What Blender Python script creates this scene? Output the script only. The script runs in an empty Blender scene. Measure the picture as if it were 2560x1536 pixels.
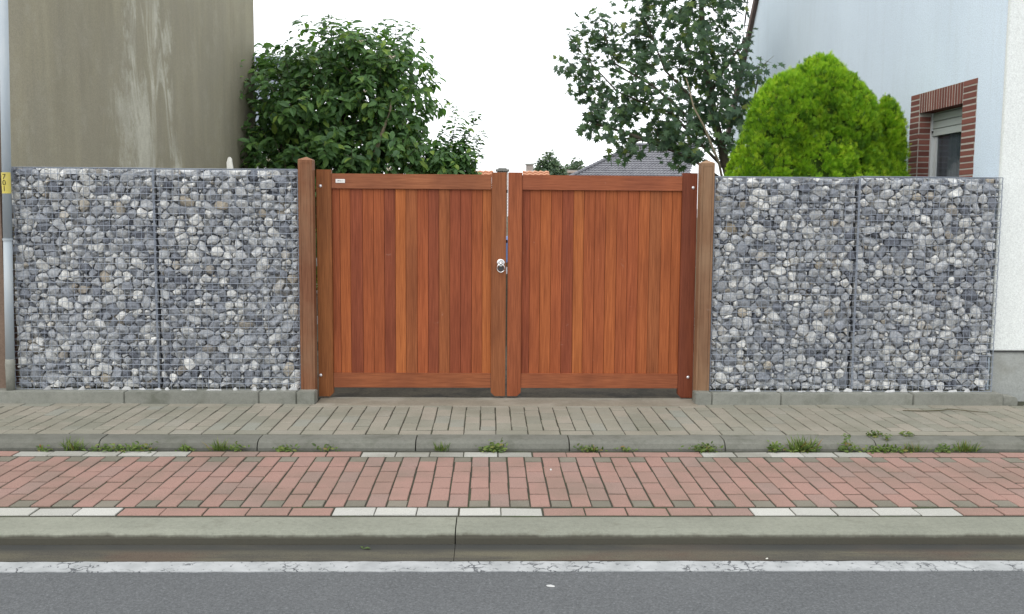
import bpy, bmesh, math, random
import numpy as np
from mathutils import Vector, Matrix, noise as mnoise
random.seed(7); rng = np.random.default_rng(7)
SC = bpy.context.scene
COL = SC.collection

# ------------------------------------------------------------------ camera
EYE = 1.54
pitch, yaw, roll = math.radians(5.55), math.radians(1.31), 0.007
F = Vector((math.sin(yaw)*math.cos(pitch), math.cos(yaw)*math.cos(pitch), -math.sin(pitch)))
R0 = Vector((math.cos(yaw), -math.sin(yaw), 0)); U0 = R0.cross(F)
R_ = R0*math.cos(roll)+U0*math.sin(roll); U_ = U0*math.cos(roll)-R0*math.sin(roll)
cam = bpy.data.cameras.new('camera'); co = bpy.data.objects.new('camera', cam); COL.objects.link(co)
cam.sensor_width = 36; cam.lens = 2400/2560*36; cam.clip_end = 2000; cam.clip_start = 0.05
M = Matrix((R_, U_, -F)).transposed().to_4x4(); M.translation = Vector((0, 0, EYE)); co.matrix_world = M
SC.camera = co

# ------------------------------------------------------------------ sky and sun
world = bpy.data.worlds.new('World'); SC.world = world; world.use_nodes = True
wn = world.node_tree; wn.nodes.clear()
SUN_EL, SUN_AZ = math.radians(52), math.radians(-125)      # azimuth clockwise from +Y: left and behind the camera
sky = wn.nodes.new('ShaderNodeTexSky'); sky.sky_type = 'NISHITA'; sky.sun_disc = False
sky.sun_elevation = SUN_EL; sky.sun_rotation = SUN_AZ
mixw = wn.nodes.new('ShaderNodeMix'); mixw.data_type = 'RGBA'; mixw.inputs['Factor'].default_value = 0.88
wn.links.new(sky.outputs[0], mixw.inputs['A']); mixw.inputs['B'].default_value = (15.6, 16.0, 16.5, 1)   # even cloud cover
bg = wn.nodes.new('ShaderNodeBackground'); bg.inputs['Strength'].default_value = 0.12
wo = wn.nodes.new('ShaderNodeOutputWorld')
wn.links.new(mixw.outputs['Result'], bg.inputs['Color']); wn.links.new(bg.outputs[0], wo.inputs['Surface'])
sl = bpy.data.lights.new('sun', 'SUN'); sl.energy = 1.5; sl.angle = math.radians(45); sl.color = (1.0, 0.965, 0.91)
so = bpy.data.objects.new('sun', sl); COL.objects.link(so)
sd = Vector((math.sin(SUN_AZ)*math.cos(SUN_EL), math.cos(SUN_AZ)*math.cos(SUN_EL), math.sin(SUN_EL)))
so.rotation_euler = sd.to_track_quat('Z', 'Y').to_euler(); so.location = sd*30
SC.view_settings.view_transform = 'Standard'; SC.view_settings.look = 'None'
SC.view_settings.exposure = 0.0; SC.view_settings.gamma = 1.0
SC.view_settings.use_curve_mapping = False

# ------------------------------------------------------------------ helpers
def tag(o, label=None, cat=None, group=None, kind=None):
    if label: o['label'] = label
    if cat: o['category'] = cat
    if group: o['group'] = group
    if kind: o['kind'] = kind
    return o

def empty(name, loc=(0, 0, 0), label=None, cat=None, group=None, kind=None):
    o = bpy.data.objects.new(name, None); o.location = loc; o.empty_display_size = .1
    COL.objects.link(o); tag(o, label, cat, group, kind); return o

def link(name, me, parent=None, loc=None, rot=None):
    o = bpy.data.objects.new(name, me); COL.objects.link(o)
    if parent is not None:
        o.parent = parent
        o.location = Vector(loc or (0, 0, 0)) - world_loc(parent)
    elif loc is not None: o.location = loc
    if rot is not None: o.rotation_euler = rot
    return o

def world_loc(o):
    v = Vector(o.location)
    while o.parent is not None:
        o = o.parent; v += Vector(o.location)
    return v

def mesh_np(name, V, Fs, mat, col=None, smooth=False):
    me = bpy.data.meshes.new(name)
    me.from_pydata(V if isinstance(V, list) else V.tolist(), [], Fs if isinstance(Fs, list) else Fs.tolist())
    if mat: me.materials.append(mat)
    if col is not None:
        a = me.color_attributes.new('Col', 'FLOAT_COLOR', 'POINT')
        a.data.foreach_set('color', np.asarray(col, dtype=np.float32).ravel())
    if smooth:
        me.polygons.foreach_set('use_smooth', [True]*len(me.polygons))
    me.update()
    return me

class MB:
    """collects boxes, prisms and tubes in world coordinates"""
    def __init__(s): s.v = []; s.f = []
    def add(s, v, f):
        n = len(s.v); s.v += [tuple(p) for p in v]; s.f += [[i+n for i in q] for q in f]; return s
    def box(s, a, b, ch=0.0):
        x0, y0, z0 = a; x1, y1, z1 = b
        if not ch:
            v = [(x, y, z) for z in (z0, z1) for x, y in ((x0, y0), (x1, y0), (x1, y1), (x0, y1))]
            return s.add(v, [[3,2,1,0],[4,5,6,7],[0,1,5,4],[1,2,6,5],[2,3,7,6],[3,0,4,7]])
        # chamfered on all edges of the front (-y), and the x / z sides
        bm = bmesh.new(); bmesh.ops.create_cube(bm, size=1)
        for q in bm.verts: q.co = Vector(((x0+x1)/2+q.co.x*(x1-x0), (y0+y1)/2+q.co.y*(y1-y0), (z0+z1)/2+q.co.z*(z1-z0)))
        bmesh.ops.bevel(bm, geom=bm.edges[:], offset=ch, segments=1, affect='EDGES')
        bm.verts.index_update()
        v = [tuple(q.co) for q in bm.verts]; f = [[q.index for q in fa.verts] for fa in bm.faces]; bm.free()
        return s.add(v, f)
    def tube(s, pts, rad, n=8, cap=True):
        pts = [Vector(p) for p in pts]; rad = rad if isinstance(rad, (list, tuple)) else [rad]*len(pts)
        v = []; f = []
        for i, p in enumerate(pts):
            d = (pts[min(i+1, len(pts)-1)]-pts[max(i-1, 0)]).normalized()
            a = d.cross(Vector((0, 0, 1)) if abs(d.z) < .95 else Vector((1, 0, 0))).normalized(); b = d.cross(a)
            for k in range(n):
                t = 2*math.pi*k/n; v.append(p+(a*math.cos(t)+b*math.sin(t))*rad[i])
        for i in range(len(pts)-1):
            for k in range(n):
                k2 = (k+1) % n; f.append([i*n+k, i*n+k2, (i+1)*n+k2, (i+1)*n+k])
        if cap: f.append(list(range(n))[::-1]); f.append([(len(pts)-1)*n+k for k in range(n)])
        return s.add(v, f)
    def prism(s, poly, y0, y1):   # polygon in x,z extruded in y
        n = len(poly); v = [(x, y0, z) for x, z in poly]+[(x, y1, z) for x, z in poly]
        f = [list(range(n)), [n+i for i in range(n)][::-1]]+[[i, n+i, n+(i+1) % n, (i+1) % n] for i in range(n)]
        return s.add(v, f)
    def obj(s, name, mat, parent=None, smooth=False, kind=None, label=None, bevel=0):
        me = bpy.data.meshes.new(name)
        # origin at the base centre of the piece
        vs = np.array(s.v); c = Vector(((vs[:, 0].min()+vs[:, 0].max())/2, (vs[:, 1].min()+vs[:, 1].max())/2, vs[:, 2].min()))
        me.from_pydata([tuple(Vector(p)-c) for p in s.v], [], s.f)
        bm = bmesh.new(); bm.from_mesh(me); bmesh.ops.recalc_face_normals(bm, faces=bm.faces[:])
        if bevel: bmesh.ops.bevel(bm, geom=bm.edges[:], offset=bevel, segments=2, affect='EDGES')
        bm.to_mesh(me); bm.free()
        me.materials.append(mat)
        if smooth: me.polygons.foreach_set('use_smooth', [True]*len(me.polygons))
        o = link(name, me, parent, c); tag(o, label=label, kind=kind); return o

# ------------------------------------------------------------------ materials
class N:
    def __init__(s, name, rough=.8, spec=.3):
        s.m = bpy.data.materials.new(name); s.m.use_nodes = True; s.t = s.m.node_tree; s.p = s.t.nodes['Principled BSDF']
        s.p.inputs['Roughness'].default_value = rough; s.p.inputs['Specular IOR Level'].default_value = spec
        s.co = s.n('ShaderNodeNewGeometry').outputs['Position']
    def n(s, t, **k):
        q = s.t.nodes.new(t)
        for a, b in k.items(): setattr(q, a, b)
        return q
    def l(s, a, b): s.t.links.new(a, b)
    def objco(s): return s.n('ShaderNodeTexCoord').outputs['Object']
    def mapv(s, scale, vec=None, loc=None):
        q = s.n('ShaderNodeMapping'); q.inputs['Scale'].default_value = scale; s.l(vec if vec is not None else s.co, q.inputs['Vector'])
        if loc is not None: s.l(loc, q.inputs['Location'])
        return q.outputs[0]
    def noise(s, scale, detail=4, vec=None, rough=.55, dist=0):
        q = s.n('ShaderNodeTexNoise'); q.inputs['Scale'].default_value = scale; q.inputs['Detail'].default_value = detail
        q.inputs['Roughness'].default_value = rough; q.inputs['Distortion'].default_value = dist
        s.l(vec if vec is not None else s.co, q.inputs['Vector']); return q.outputs['Fac']
    def ramp(s, fac, stops):
        q = s.n('ShaderNodeValToRGB'); cr = q.color_ramp
        while len(cr.elements) > 1: cr.elements.remove(cr.elements[-1])
        for i, (p, c) in enumerate(stops):
            e = cr.elements[0] if i == 0 else cr.elements.new(p)
            e.position = p; e.color = (c if len(c) == 4 else (*c, 1)) if isinstance(c, tuple) else (c, c, c, 1)
        s.l(fac, q.inputs[0]); return q.outputs[0]
    def mix(s, fac, a, b, mode='MIX'):
        q = s.n('ShaderNodeMix', data_type='RGBA', blend_type=mode)
        for i, x in ((0, fac), (6, a), (7, b)):
            if isinstance(x, (int, float)): q.inputs[i].default_value = x if i == 0 else (x, x, x, 1)
            elif isinstance(x, tuple): q.inputs[i].default_value = (*x[:3], 1)
            else: s.l(x, q.inputs[i])
        return q.outputs[2]
    def math(s, op, a, b=0.0, c=0.0, clamp=False):
        q = s.n('ShaderNodeMath', operation=op, use_clamp=clamp)
        for i, x in enumerate((a, b, c)):
            if isinstance(x, (int, float)): q.inputs[i].default_value = x
            else: s.l(x, q.inputs[i])
        return q.outputs[0]
    def rnd(s): return s.n('ShaderNodeObjectInfo').outputs['Random']
    def sep(s, v=None):
        q = s.n('ShaderNodeSeparateXYZ'); s.l(v if v is not None else s.co, q.inputs[0]); return q.outputs
    def attr(s, name='Col'): return s.n('ShaderNodeAttribute', attribute_name=name)
    def base(s, c):
        if isinstance(c, tuple): s.p.inputs['Base Color'].default_value = (*c, 1)
        else: s.l(c, s.p.inputs['Base Color'])
    def bump(s, h, strength=.3, dist=.01):
        q = s.n('ShaderNodeBump'); q.inputs['Strength'].default_value = strength; q.inputs['Distance'].default_value = dist
        s.l(h, q.inputs['Height']); s.l(q.outputs[0], s.p.inputs['Normal']); return s

def speckled(name, c1, c2, scale=220, big=2.5, rough=.9, rnd_amt=.12, bump=.3, stain=None, stain_amt=.5, stain_scale=1.3, thr=(.5, .7), foot_tone=None):
    m = N(name, rough, .25)
    c = m.mix(m.ramp(m.noise(scale, 2, rough=.7), [(.32, 0.), (.68, 1.)]), c1, c2)
    c = m.mix(1., c, m.ramp(m.noise(38, 6, rough=.75), [(.3, .66), (.48, 1.), (.7, 1.24)]), 'MULTIPLY')
    c = m.mix(.55, c, m.mix(m.ramp(m.noise(big, 5), [(.3, 0.), (.7, 1.)]), c1, c2))
    v = m.math('MULTIPLY_ADD', m.rnd(), 2*rnd_amt, 1-rnd_amt)
    cc = m.n('ShaderNodeCombineXYZ')
    for i in range(3): m.l(v, cc.inputs[i])
    c = m.mix(1.0, c, cc.outputs[0], 'MULTIPLY')
    if stain:
        f = m.ramp(m.noise(stain_scale, 6, rough=.65), [(thr[0], 0.), (thr[1], stain_amt)])
        c = m.mix(f, c, stain)
    if foot_tone:      # darker colour towards the foot of the stone, with a wavering upper edge
        z0, w, gc = foot_tone; z = m.math('MULTIPLY_ADD', m.noise(5, 8, rough=.75), .055, m.math('ADD', m.sep()[2], -.0275))
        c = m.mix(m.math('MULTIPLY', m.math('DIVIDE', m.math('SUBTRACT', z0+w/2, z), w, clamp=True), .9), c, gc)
    m.base(c); m.bump(m.noise(scale, 3), bump, .004); return m

def wood(name, ramp_cols, dark=.5, rough=.62, horizontal=False, gray=None, per=True):
    m = N(name, rough, .18)
    rr = m.rnd()
    off = m.n('ShaderNodeCombineXYZ'); m.l(m.math('MULTIPLY', rr, 37.), off.inputs[0]); m.l(m.math('MULTIPLY', rr, 91.), off.inputs[2])
    sc = (1.2, 1.2, 22) if horizontal else (22, 22, .9)
    v = m.mapv(sc, m.objco(), off.outputs[0])
    g1 = m.noise(2.2, 6, v, .62, .4)
    sc2 = (5, 5, 260) if horizontal else (260, 260, 5)
    g2 = m.noise(1.0, 3, m.mapv(sc2, m.objco(), off.outputs[0]), .6)
    base = m.ramp(rr, ramp_cols) if per else None
    a = m.n('ShaderNodeObjectInfo').outputs['Color'] if not per else base
    c = m.mix(m.ramp(g1, [(.3, .55), (.72, 0.)]), a, m.mix(1., a, (dark, dark*.86, dark*.8), 'MULTIPLY'))
    c = m.mix(m.ramp(g2, [(.35, .8), (.65, 0.)]), c, m.mix(1., c, (.55, .48, .44), 'MULTIPLY'))
    # broad tone drift along the length of the board
    g3 = m.noise(1.0, 3, m.mapv((3, 3, 1.3), m.objco(), off.outputs[0]))
    c = m.mix(m.ramp(g3, [(.38, 0.), (.66, .75)]), c, m.mix(1., c, (1.32, 1.34, 1.22), 'MULTIPLY'))
    if gray:
        c = m.mix(m.ramp(m.noise(1.6, 5, rough=.6), [(.42, 0.), (.68, .45)]), c, gray)
    # scuffs
    c = m.mix(m.ramp(m.noise(7, 7, rough=.72, dist=1.2), [(.66, 0.), (.74, .16)]), c, (.62, .5, .42))
    m.base(c); m.bump(m.math('ADD', g2, g1), .25, .002); return m

M_PLANK = wood('plank_wood', None, per=False)
M_STILE = wood('stile_wood', None, per=False, rough=.5)
M_RAIL = wood('rail_wood', None, per=False, horizontal=True, rough=.5)
M_POST = wood('post_wood', None, per=False, gray=(.30, .20, .12))

M_ASPHALT = N('asphalt', .85, .3)
q = M_ASPHALT
c = q.ramp(q.noise(85, 4, rough=.85), [(.3, .035), (.47, .090), (.58, .122), (.72, .24)])
c = q.mix(.30, c, q.ramp(q.noise(1.2, 5), [(.3, (.088, .094, .097)), (.7, (.125, .130, .132))]))
c = q.mix(1., c, (.97, 1.0, 1.02), 'MULTIPLY')
q.base(c); q.bump(q.noise(150, 3), .6, .006)

M_PAINT = N('road_paint', .7, .3); q = M_PAINT
vo = q.n('ShaderNodeTexVoronoi', feature='DISTANCE_TO_EDGE'); vo.inputs['Scale'].default_value = 13
wv = q.n('ShaderNodeVectorMath', operation='ADD'); nz = q.n('ShaderNodeTexNoise'); nz.inputs['Scale'].default_value = 22; nz.inputs['Detail'].default_value = 5
q.l(q.co, nz.inputs['Vector']); sc_ = q.n('ShaderNodeVectorMath', operation='SCALE'); sc_.inputs['Scale'].default_value = .085
q.l(nz.outputs['Color'], sc_.inputs[0]); q.l(q.co, wv.inputs[0]); q.l(sc_.outputs[0], wv.inputs[1]); q.l(wv.outputs[0], vo.inputs['Vector'])
crack = q.ramp(vo.outputs['Distance'], [(.03, 1.), (.06, 0.)])
gate_ = q.ramp(q.noise(5, 4), [(.50, 0.), (.60, 1.)])
cr = q.math('MULTIPLY', crack, gate_)
chips = q.ramp(q.noise(38, 5, rough=.7), [(.61, 0.), (.65, 1.)])
cr = q.math('MAXIMUM', cr, chips)
c = q.mix(q.ramp(q.noise(9, 5), [(.35, 0.), (.7, 1.)]), (.38, .39, .39), (.28, .29, .29))
q.base(q.mix(cr, c, (.085, .09, .095))); q.bump(q.math('SUBTRACT', 1.0, cr), .4, .003)

M_KERB = speckled('kerb_concrete', (.225, .23, .185), (.15, .155, .125), 160, 2.0, foot_tone=(-.090, .016, (.058, .053, .040)), stain=(.12, .115, .085), stain_amt=.55, stain_scale=9, thr=(.58, .75))
M_KERB2 = speckled('pavement_kerb_concrete', (.165, .165, .14), (.112, .112, .095), 190, 3.0, stain=(.06, .065, .045), stain_amt=.5, stain_scale=5)
M_GUTTER = N('gutter_concrete', .75, .3); q = M_GUTTER
c = q.mix(q.ramp(q.noise(2.0, 5, q.mapv((.6, 3, 3))), [(.35, 0.), (.65, 1.)]), (.108, .096, .060), (.056, .052, .037))
c = q.mix(q.ramp(q.noise(1.1, 7, q.mapv((1.0, 6, 3)), .7), [(.46, 0.), (.56, .8)]), c, (.035, .032, .027))
c = q.mix(q.ramp(q.noise(.9, 5, q.mapv((1, 2, 1)), .6), [(.50, 0.), (.62, .7)]), c, (.080, .043, .027))
c = q.mix(.4, c, q.mix(q.ramp(q.noise(170, 2), [(.35, 0.), (.65, 1.)]), (.12, .11, .085), (.05, .047, .038)))
ysep = q.sep()
dark_band = q.ramp(q.math('MULTIPLY_ADD', ysep[1], 8.0, -36.9), [(.25, 0.), (.7, .95)])  # gutter colour gets darker towards the kerb
c = q.mix(q.math('MULTIPLY', dark_band, q.ramp(q.noise(3.2, 4, q.mapv((.5, 1, 1))), [(.3, .5), (.6, 1.)])), c, (.034, .035, .032))
q.base(c); q.bump(q.noise(120, 3), .3, .003)

def brickmat(name, cols, moss=.35, rnd_amt=.13, mosscol=(.10, .105, .075)):
    m = N(name, .92, .2)
    c = m.ramp(m.rnd(), cols)
    sp = m.ramp(m.noise(260, 2, rough=.8), [(.3, .72), (.5, 1.), (.72, 1.3)])
    c = m.mix(1., c, sp, 'MULTIPLY')
    c = m.mix(m.ramp(m.noise(2.1, 6, rough=.6), [(.42, 0.), (.72, moss)]), c, mosscol)
    c = m.mix(m.ramp(m.noise(11, 5, rough=.7), [(.66, 0.), (.76, .28)]), c, (.30, .28, .25))
    m.base(c); m.bump(m.noise(200, 3), .35, .003); return m
M_RED = brickmat('red_paver', [(0., (.262, .168, .138)), (.35, (.285, .175, .145)), (.65, (.295, .182, .150)), (.85, (.272, .176, .148)), (1., (.252, .176, .150))], .4)
M_GREYH = brickmat('grey_half_paver', [(0., (.165, .15, .12)), (1., (.20, .18, .145))], .6)
M_WHITE2 = brickmat('worn_white_paver', [(0., (.27, .265, .235)), (1., (.40, .395, .36))], .75, mosscol=(.17, .165, .13))
M_WHITE = brickmat('white_paver', [(0., (.36, .355, .325)), (1., (.44, .435, .40))], .25, mosscol=(.28, .28, .22))
M_SIDE = brickmat('grey_paver', [(0., (.215, .21, .17)), (.3, (.24, .228, .183)), (.6, (.255, .235, .19)), (.85, (.27, .245, .20)), (1., (.225, .23, .195))], .5, mosscol=(.13, .13, .095))
M_JOINT = speckled('joint_sand', (.058, .055, .040), (.030, .031, .022), 90, 6, stain=(.045, .065, .025), stain_amt=.7, stain_scale=4)
M_APRON = speckled('dusty_concrete', (.215, .19, .145), (.15, .135, .105), 120, 3.5, stain=(.28, .26, .215), stain_amt=.7, stain_scale=2.2, thr=(.5, .66))
M_SOIL = speckled('yard_ground', (.12, .10, .072), (.055, .047, .035), 40, 5, stain=(.03, .028, .025), stain_amt=.8, stain_scale=2.5)
M_EDGE = speckled('edging_concrete', (.24, .24, .21), (.16, .165, .14), 150, 3.0, stain=(.075, .08, .055), stain_amt=.6, stain_scale=4)
M_GROUND = speckled('far_ground', (.07, .085, .045), (.05, .06, .03), 6, .7)

# gabion stone
M_STONE = N('limestone', .85, .3); q = M_STONE
at = q.attr(); sx = q.n('ShaderNodeSeparateColor'); q.l(at.outputs['Color'], sx.inputs[0])
c = q.ramp(sx.outputs[0], [(0., (.125, .135, .162)), (.25, (.255, .27, .298)), (.5, (.42, .432, .44)), (.75, (.55, .553, .54)), (.92, (.63, .625, .59)), (1., (.78, .77, .73))])
c = q.mix(q.ramp(sx.outputs[1], [(.94, 0.), (1., .7)]), c, (.42, .34, .22))
c = q.mix(1., c, q.ramp(q.noise(22, 6, rough=.65), [(.28, .50), (.5, 1.), (.75, 1.45)]), 'MULTIPLY')
c = q.mix(1., c, q.ramp(q.noise(75, 4, rough=.7), [(.3, .75), (.5, 1.), (.7, 1.22)]), 'MULTIPLY')
c = q.mix(q.ramp(q.noise(30, 3, rough=.5, dist=2.5), [(.485, 0.), (.5, .45), (.515, 0.)]), c, (.6, .6, .58))
q.base(c); q.bump(q.noise(55, 6, rough=.65), .8, .014)
M_CHIP = speckled('white_stone_chip', (.50, .495, .47), (.28, .29, .30), 60, 9, rnd_amt=.25)
M_WIRE = N('galvanised_wire', .55, .5); M_WIRE.base((.27, .30, .35)); M_WIRE.p.inputs['Metallic'].default_value = .5

# metals etc
M_STEEL = N('polished_steel', .22, .5); M_STEEL.base((.75, .75, .75)); M_STEEL.p.inputs['Metallic'].default_value = 1
M_BOLT = N('bolt_metal', .35, .5); M_BOLT.base((.72, .73, .75)); M_BOLT.p.inputs['Metallic'].default_value = .6
M_DARKSTEEL = N('dark_inlay', .5, .4); M_DARKSTEEL.base((.05, .05, .05))
M_PLATE = N('label_plate', .5, .4); M_PLATE.base((.72, .71, .68))
M_INK = N('ink_grey', .7); M_INK.base((.22, .22, .23))

def walls(name, c1, c2, streak, streak_amt, sc=(3, 3, .35), fine=90, spots=None, extra=None):
    m = N(name, .92, .2)
    c = m.mix(m.ramp(m.noise(1.0, 6, m.mapv(sc), .6), [(.32, 0.), (.68, 1.)]), c1, c2)
    c = m.mix(m.ramp(m.noise(1.6, 6, m.mapv((7, 7, .5)), .65), [(.5, 0.), (.75, streak_amt)]), c, streak)
    if extra: c = extra(m, c)
    c = m.mix(.26, c, m.mix(1., c, m.ramp(m.noise(fine, 3, rough=.8), [(.3, .35), (.7, 1.7)]), 'MULTIPLY'))
    if spots: c = m.mix(m.ramp(m.noise(34, 4, rough=.7), [(.70, 0.), (.745, .6)]), c, spots)
    m.base(c); m.bump(m.noise(fine, 4), .35, .005); return m

def khaki_extra(m, c):
    s = m.sep(); Y, Z = s[1], s[2]
    # pale run-off fan, narrow above, wide below (a stain of its own shape)
    n1 = m.math('MULTIPLY_ADD', m.noise(1.0, 7, m.mapv((1.1, 1.1, .9)), .7), 4.2, -2.1)
    cy = m.math('MULTIPLY_ADD', Z, -.06, 11.35)
    d = m.math('ABSOLUTE', m.math('ADD', m.math('SUBTRACT', Y, cy), n1))
    w = m.math('MULTIPLY_ADD', Z, -.26, 1.75)
    f = m.math('SUBTRACT', 1.0, m.math('DIVIDE', d, w), clamp=True)
    st = m.ramp(m.noise(1.0, 7, m.mapv((1.9, 1.9, .62)), .68, 1.6), [(.44, 0.), (.56, 1.)])
    f = m.math('MULTIPLY', m.ramp(f, [(.05, 0.), (.45, 1.)]), st)
    c = m.mix(m.math('MULTIPLY', f, .8), c, (.60, .58, .48))
    c = m.mix(m.ramp(m.noise(1.3, 8, rough=.7), [(.42, 0.), (.6, .55)]), c, (.30, .275, .21))
    c = m.mix(m.ramp(m.noise(2.7, 8, rough=.75), [(.52, 0.), (.66, .4)]), c, (.40, .37, .29))
    dk = m.ramp(m.noise(.55, 4, m.mapv((1, 1, .5))), [(.45, 0.), (.7, .5)])
    return m.mix(dk, c, (.215, .19, .135))
M_KHAKI = walls('khaki_render', (.36, .325, .230), (.285, .26, .188), (.235, .215, .175), .35, extra=khaki_extra)
M_BLUEW = walls('pale_blue_render', (.65, .745, .825), (.60, .69, .77), (.47, .52, .54), .22, sc=(1.1, 1.1, .8), spots=(.34, .37, .38))
M_WHITEW = walls('white_render', (.70, .725, .70), (.65, .675, .65), (.60, .60, .56), .18, sc=(2, 2, 1), spots=(.45, .42, .38))
M_PLINTH = speckled('grey_plinth', (.33, .34, .32), (.24, .25, .235), 80, 2.5, stain=(.17, .165, .13), stain_amt=.5, stain_scale=3)
M_BROWNW = speckled('brown_facade', (.22, .155, .115), (.14, .10, .075), 60, 4)
M_RUST = speckled('old_brick', (.16, .075, .055), (.075, .045, .038), 30, 9)
M_BRICK = brickmat('window_brick', [(0., (.135, .052, .042)), (.5, (.18, .068, .053)), (1., (.215, .085, .066))], .2, mosscol=(.16, .07, .055))
M_MORTAR = speckled('mortar', (.52, .48, .42), (.40, .37, .33), 70, 6)
M_SHUT = N('shutter_plastic', .5, .4); M_SHUT.base((.42, .45, .43))
M_FRAME = N('window_frame_white', .4, .5); M_FRAME.base((.55, .57, .57))
M_CURT = N('net_curtain', .9, .1); q = M_CURT
q.base(q.mix(q.ramp(q.noise(2, 3, q.mapv((1, 20, .4))), [(.35, 0.), (.65, 1.)]), (.55, .56, .60), (.25, .27, .31)))
M_PANE = N('window_glass', .05, .5); M_PANE.base((.06, .075, .09)); M_PANE.p.inputs['Alpha'].default_value = .6
M_DARK = N('dark_room', .9, .1); M_DARK.base((.02, .02, .022))
M_PIPE = N('zinc_pipe', .55, .45); q = M_PIPE
q.base(q.mix(q.ramp(q.noise(1., 6, q.mapv((6, 6, 1.2)), .65), [(.35, 0.), (.65, 1.)]), (.30, .35, .39), (.40, .43, .44)))
q.p.inputs['Roughness'].default_value = .8
M_YEL = N('yellow_sticker', .6); q = M_YEL
q.base(q.mix(q.ramp(q.noise(50, 5), [(.45, 0.), (.7, .6)]), (.56, .47, .10), (.44, .39, .2)))
M_BLACK = N('black_letter', .7); M_BLACK.base((.05, .045, .02))
M_VERGE = speckled('verge_board', (.16, .115, .10), (.09, .07, .065), 20, 5)
M_SLATE = N('grey_roof_tile', .6, .4); q = M_SLATE
q.base(q.mix(q.ramp(q.noise(2.5, 5), [(.35, 0.), (.65, 1.)]), (.185, .185, .20), (.135, .135, .15)))
M_DSLATE = speckled('dark_slate', (.16, .18, .21), (.11, .125, .15), 9, 2)
M_OTILE = speckled('orange_roof_tile', (.52, .27, .16), (.42, .20, .12), 12, 3)
M_GTILE = speckled('weathered_roof_tile', (.22, .19, .165), (.15, .135, .12), 12, 3)
M_CHIM = speckled('pale_chimney', (.40, .35, .31), (.30, .26, .24), 12, 4)
M_CAP = speckled('grey_cap', (.34, .34, .31), (.24, .24, .22), 30, 6)
M_PBRICK = speckled('pale_brick', (.52, .40, .33), (.38, .29, .24), 25, 9)
M_BLUEP = N('blue_plastic', .45, .45); M_BLUEP.base((.16, .24, .46))
M_BARK = speckled('bark', (.15, .125, .09), (.075, .062, .045), 30, 6)
M_PBARK = speckled('pale_bark', (.30, .25, .17), (.19, .155, .10), 30, 6)
M_POSTW = speckled('weathered_white_wood', (.62, .61, .54), (.46, .45, .40), 60, 9)
M_TWIG = N('twig', .9); M_TWIG.base((.07, .06, .03))

def leafmat(name, stops, trans=.35, rough=.5, warm=None):
    m = N(name, rough, .35)
    at = m.attr(); sx = m.n('ShaderNodeSeparateColor'); m.l(at.outputs['Color'], sx.inputs[0])
    f = m.math('FRACT', m.math('ADD', sx.outputs[0], m.rnd()))
    c = m.ramp(f, stops)
    c = m.mix(.35, c, m.mix(1., c, m.ramp(m.noise(2.2, 3), [(.3, .6), (.7, 1.5)]), 'MULTIPLY'))
    m.base(c)
    tr = m.n('ShaderNodeBsdfTranslucent'); m.l(m.mix(1., c, (1.3, 1.5, .7), 'MULTIPLY'), tr.inputs['Color'])
    ms = m.n('ShaderNodeMixShader'); ms.inputs[0].default_value = trans
    out = m.t.nodes['Material Output']
    m.l(m.p.outputs[0], ms.inputs[1]); m.l(tr.outputs[0], ms.inputs[2]); m.l(ms.outputs[0], out.inputs['Surface'])
    return m
M_MAG = leafmat('magnolia_leaf', [(0., (.065, .135, .052)), (.4, (.092, .185, .06)), (.7, (.12, .235, .068)), (.9, (.15, .27, .065)), (1., (.27, .38, .07))], .3)
M_MAPLE = leafmat('maple_leaf', [(0., (.055, .098, .062)), (.45, (.076, .135, .075)), (.75, (.096, .168, .075)), (.93, (.095, .16, .05)), (1., (.20, .24, .05))], .3)
M_FARLEAF = leafmat('far_leaf', [(0., (.05, .085, .05)), (.6, (.075, .12, .06)), (1., (.11, .16, .07))], .2)
M_THUJA = leafmat('thuja_spray', [(0., (.06, .13, .014)), (.25, (.12, .27, .016)), (.6, (.25, .43, .02)), (.9, (.38, .54, .03)), (1., (.48, .56, .05))], .28, .6)
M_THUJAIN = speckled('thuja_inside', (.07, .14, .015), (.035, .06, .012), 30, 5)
M_WEED = leafmat('weed_leaf', [(0., (.06, .095, .03)), (.4, (.09, .14, .03)), (.75, (.13, .19, .04)), (.92, (.19, .22, .06)), (1., (.22, .12, .05))], .3)
M_FLOWER = N('cream_petal', .6); M_FLOWER.base((.75, .68, .52))
for _k, _v in list(globals().items()):
    if isinstance(_v, N): globals()[_k] = _v.m

# ------------------------------------------------------------------ ground, road, gutter, kerb
o = MB().box((-400, -60, -.32), (400, 4.40, -.30)).box((-400, 8.4, -.32), (400, 600, -.03)).obj('ground', M_GROUND); tag(o, kind='structure')

road = MB().box((-60, -12, -.3), (60, 4.532, -.145)).obj('road', M_ASPHALT); tag(road, kind='structure')
# painted edge line with slightly ragged borders, 4 mm proud
v = []; f = []
nseg = 900; xs = np.linspace(-14, 14, nseg)
for i, x in enumerate(xs):
    a = .006*mnoise.noise(Vector((x*9, 0, 0)))+.003*mnoise.noise(Vector((x*40, 3, 0)))
    b = .006*mnoise.noise(Vector((x*9, 7, 0)))+.003*mnoise.noise(Vector((x*40, 9, 0)))
    v += [(x, 4.394+a, -.141), (x, 4.522+b, -.141), (x, 4.394+a, -.1452), (x, 4.522+b, -.1452)]
for i in range(nseg-1):
    k = 4*i; f += [[k, k+4, k+5, k+1], [k, k+2, k+6, k+4], [k+1, k+5, k+7, k+3]]
link('edge_line', mesh_np('edge_line', v, f, M_PAINT), road)

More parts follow.
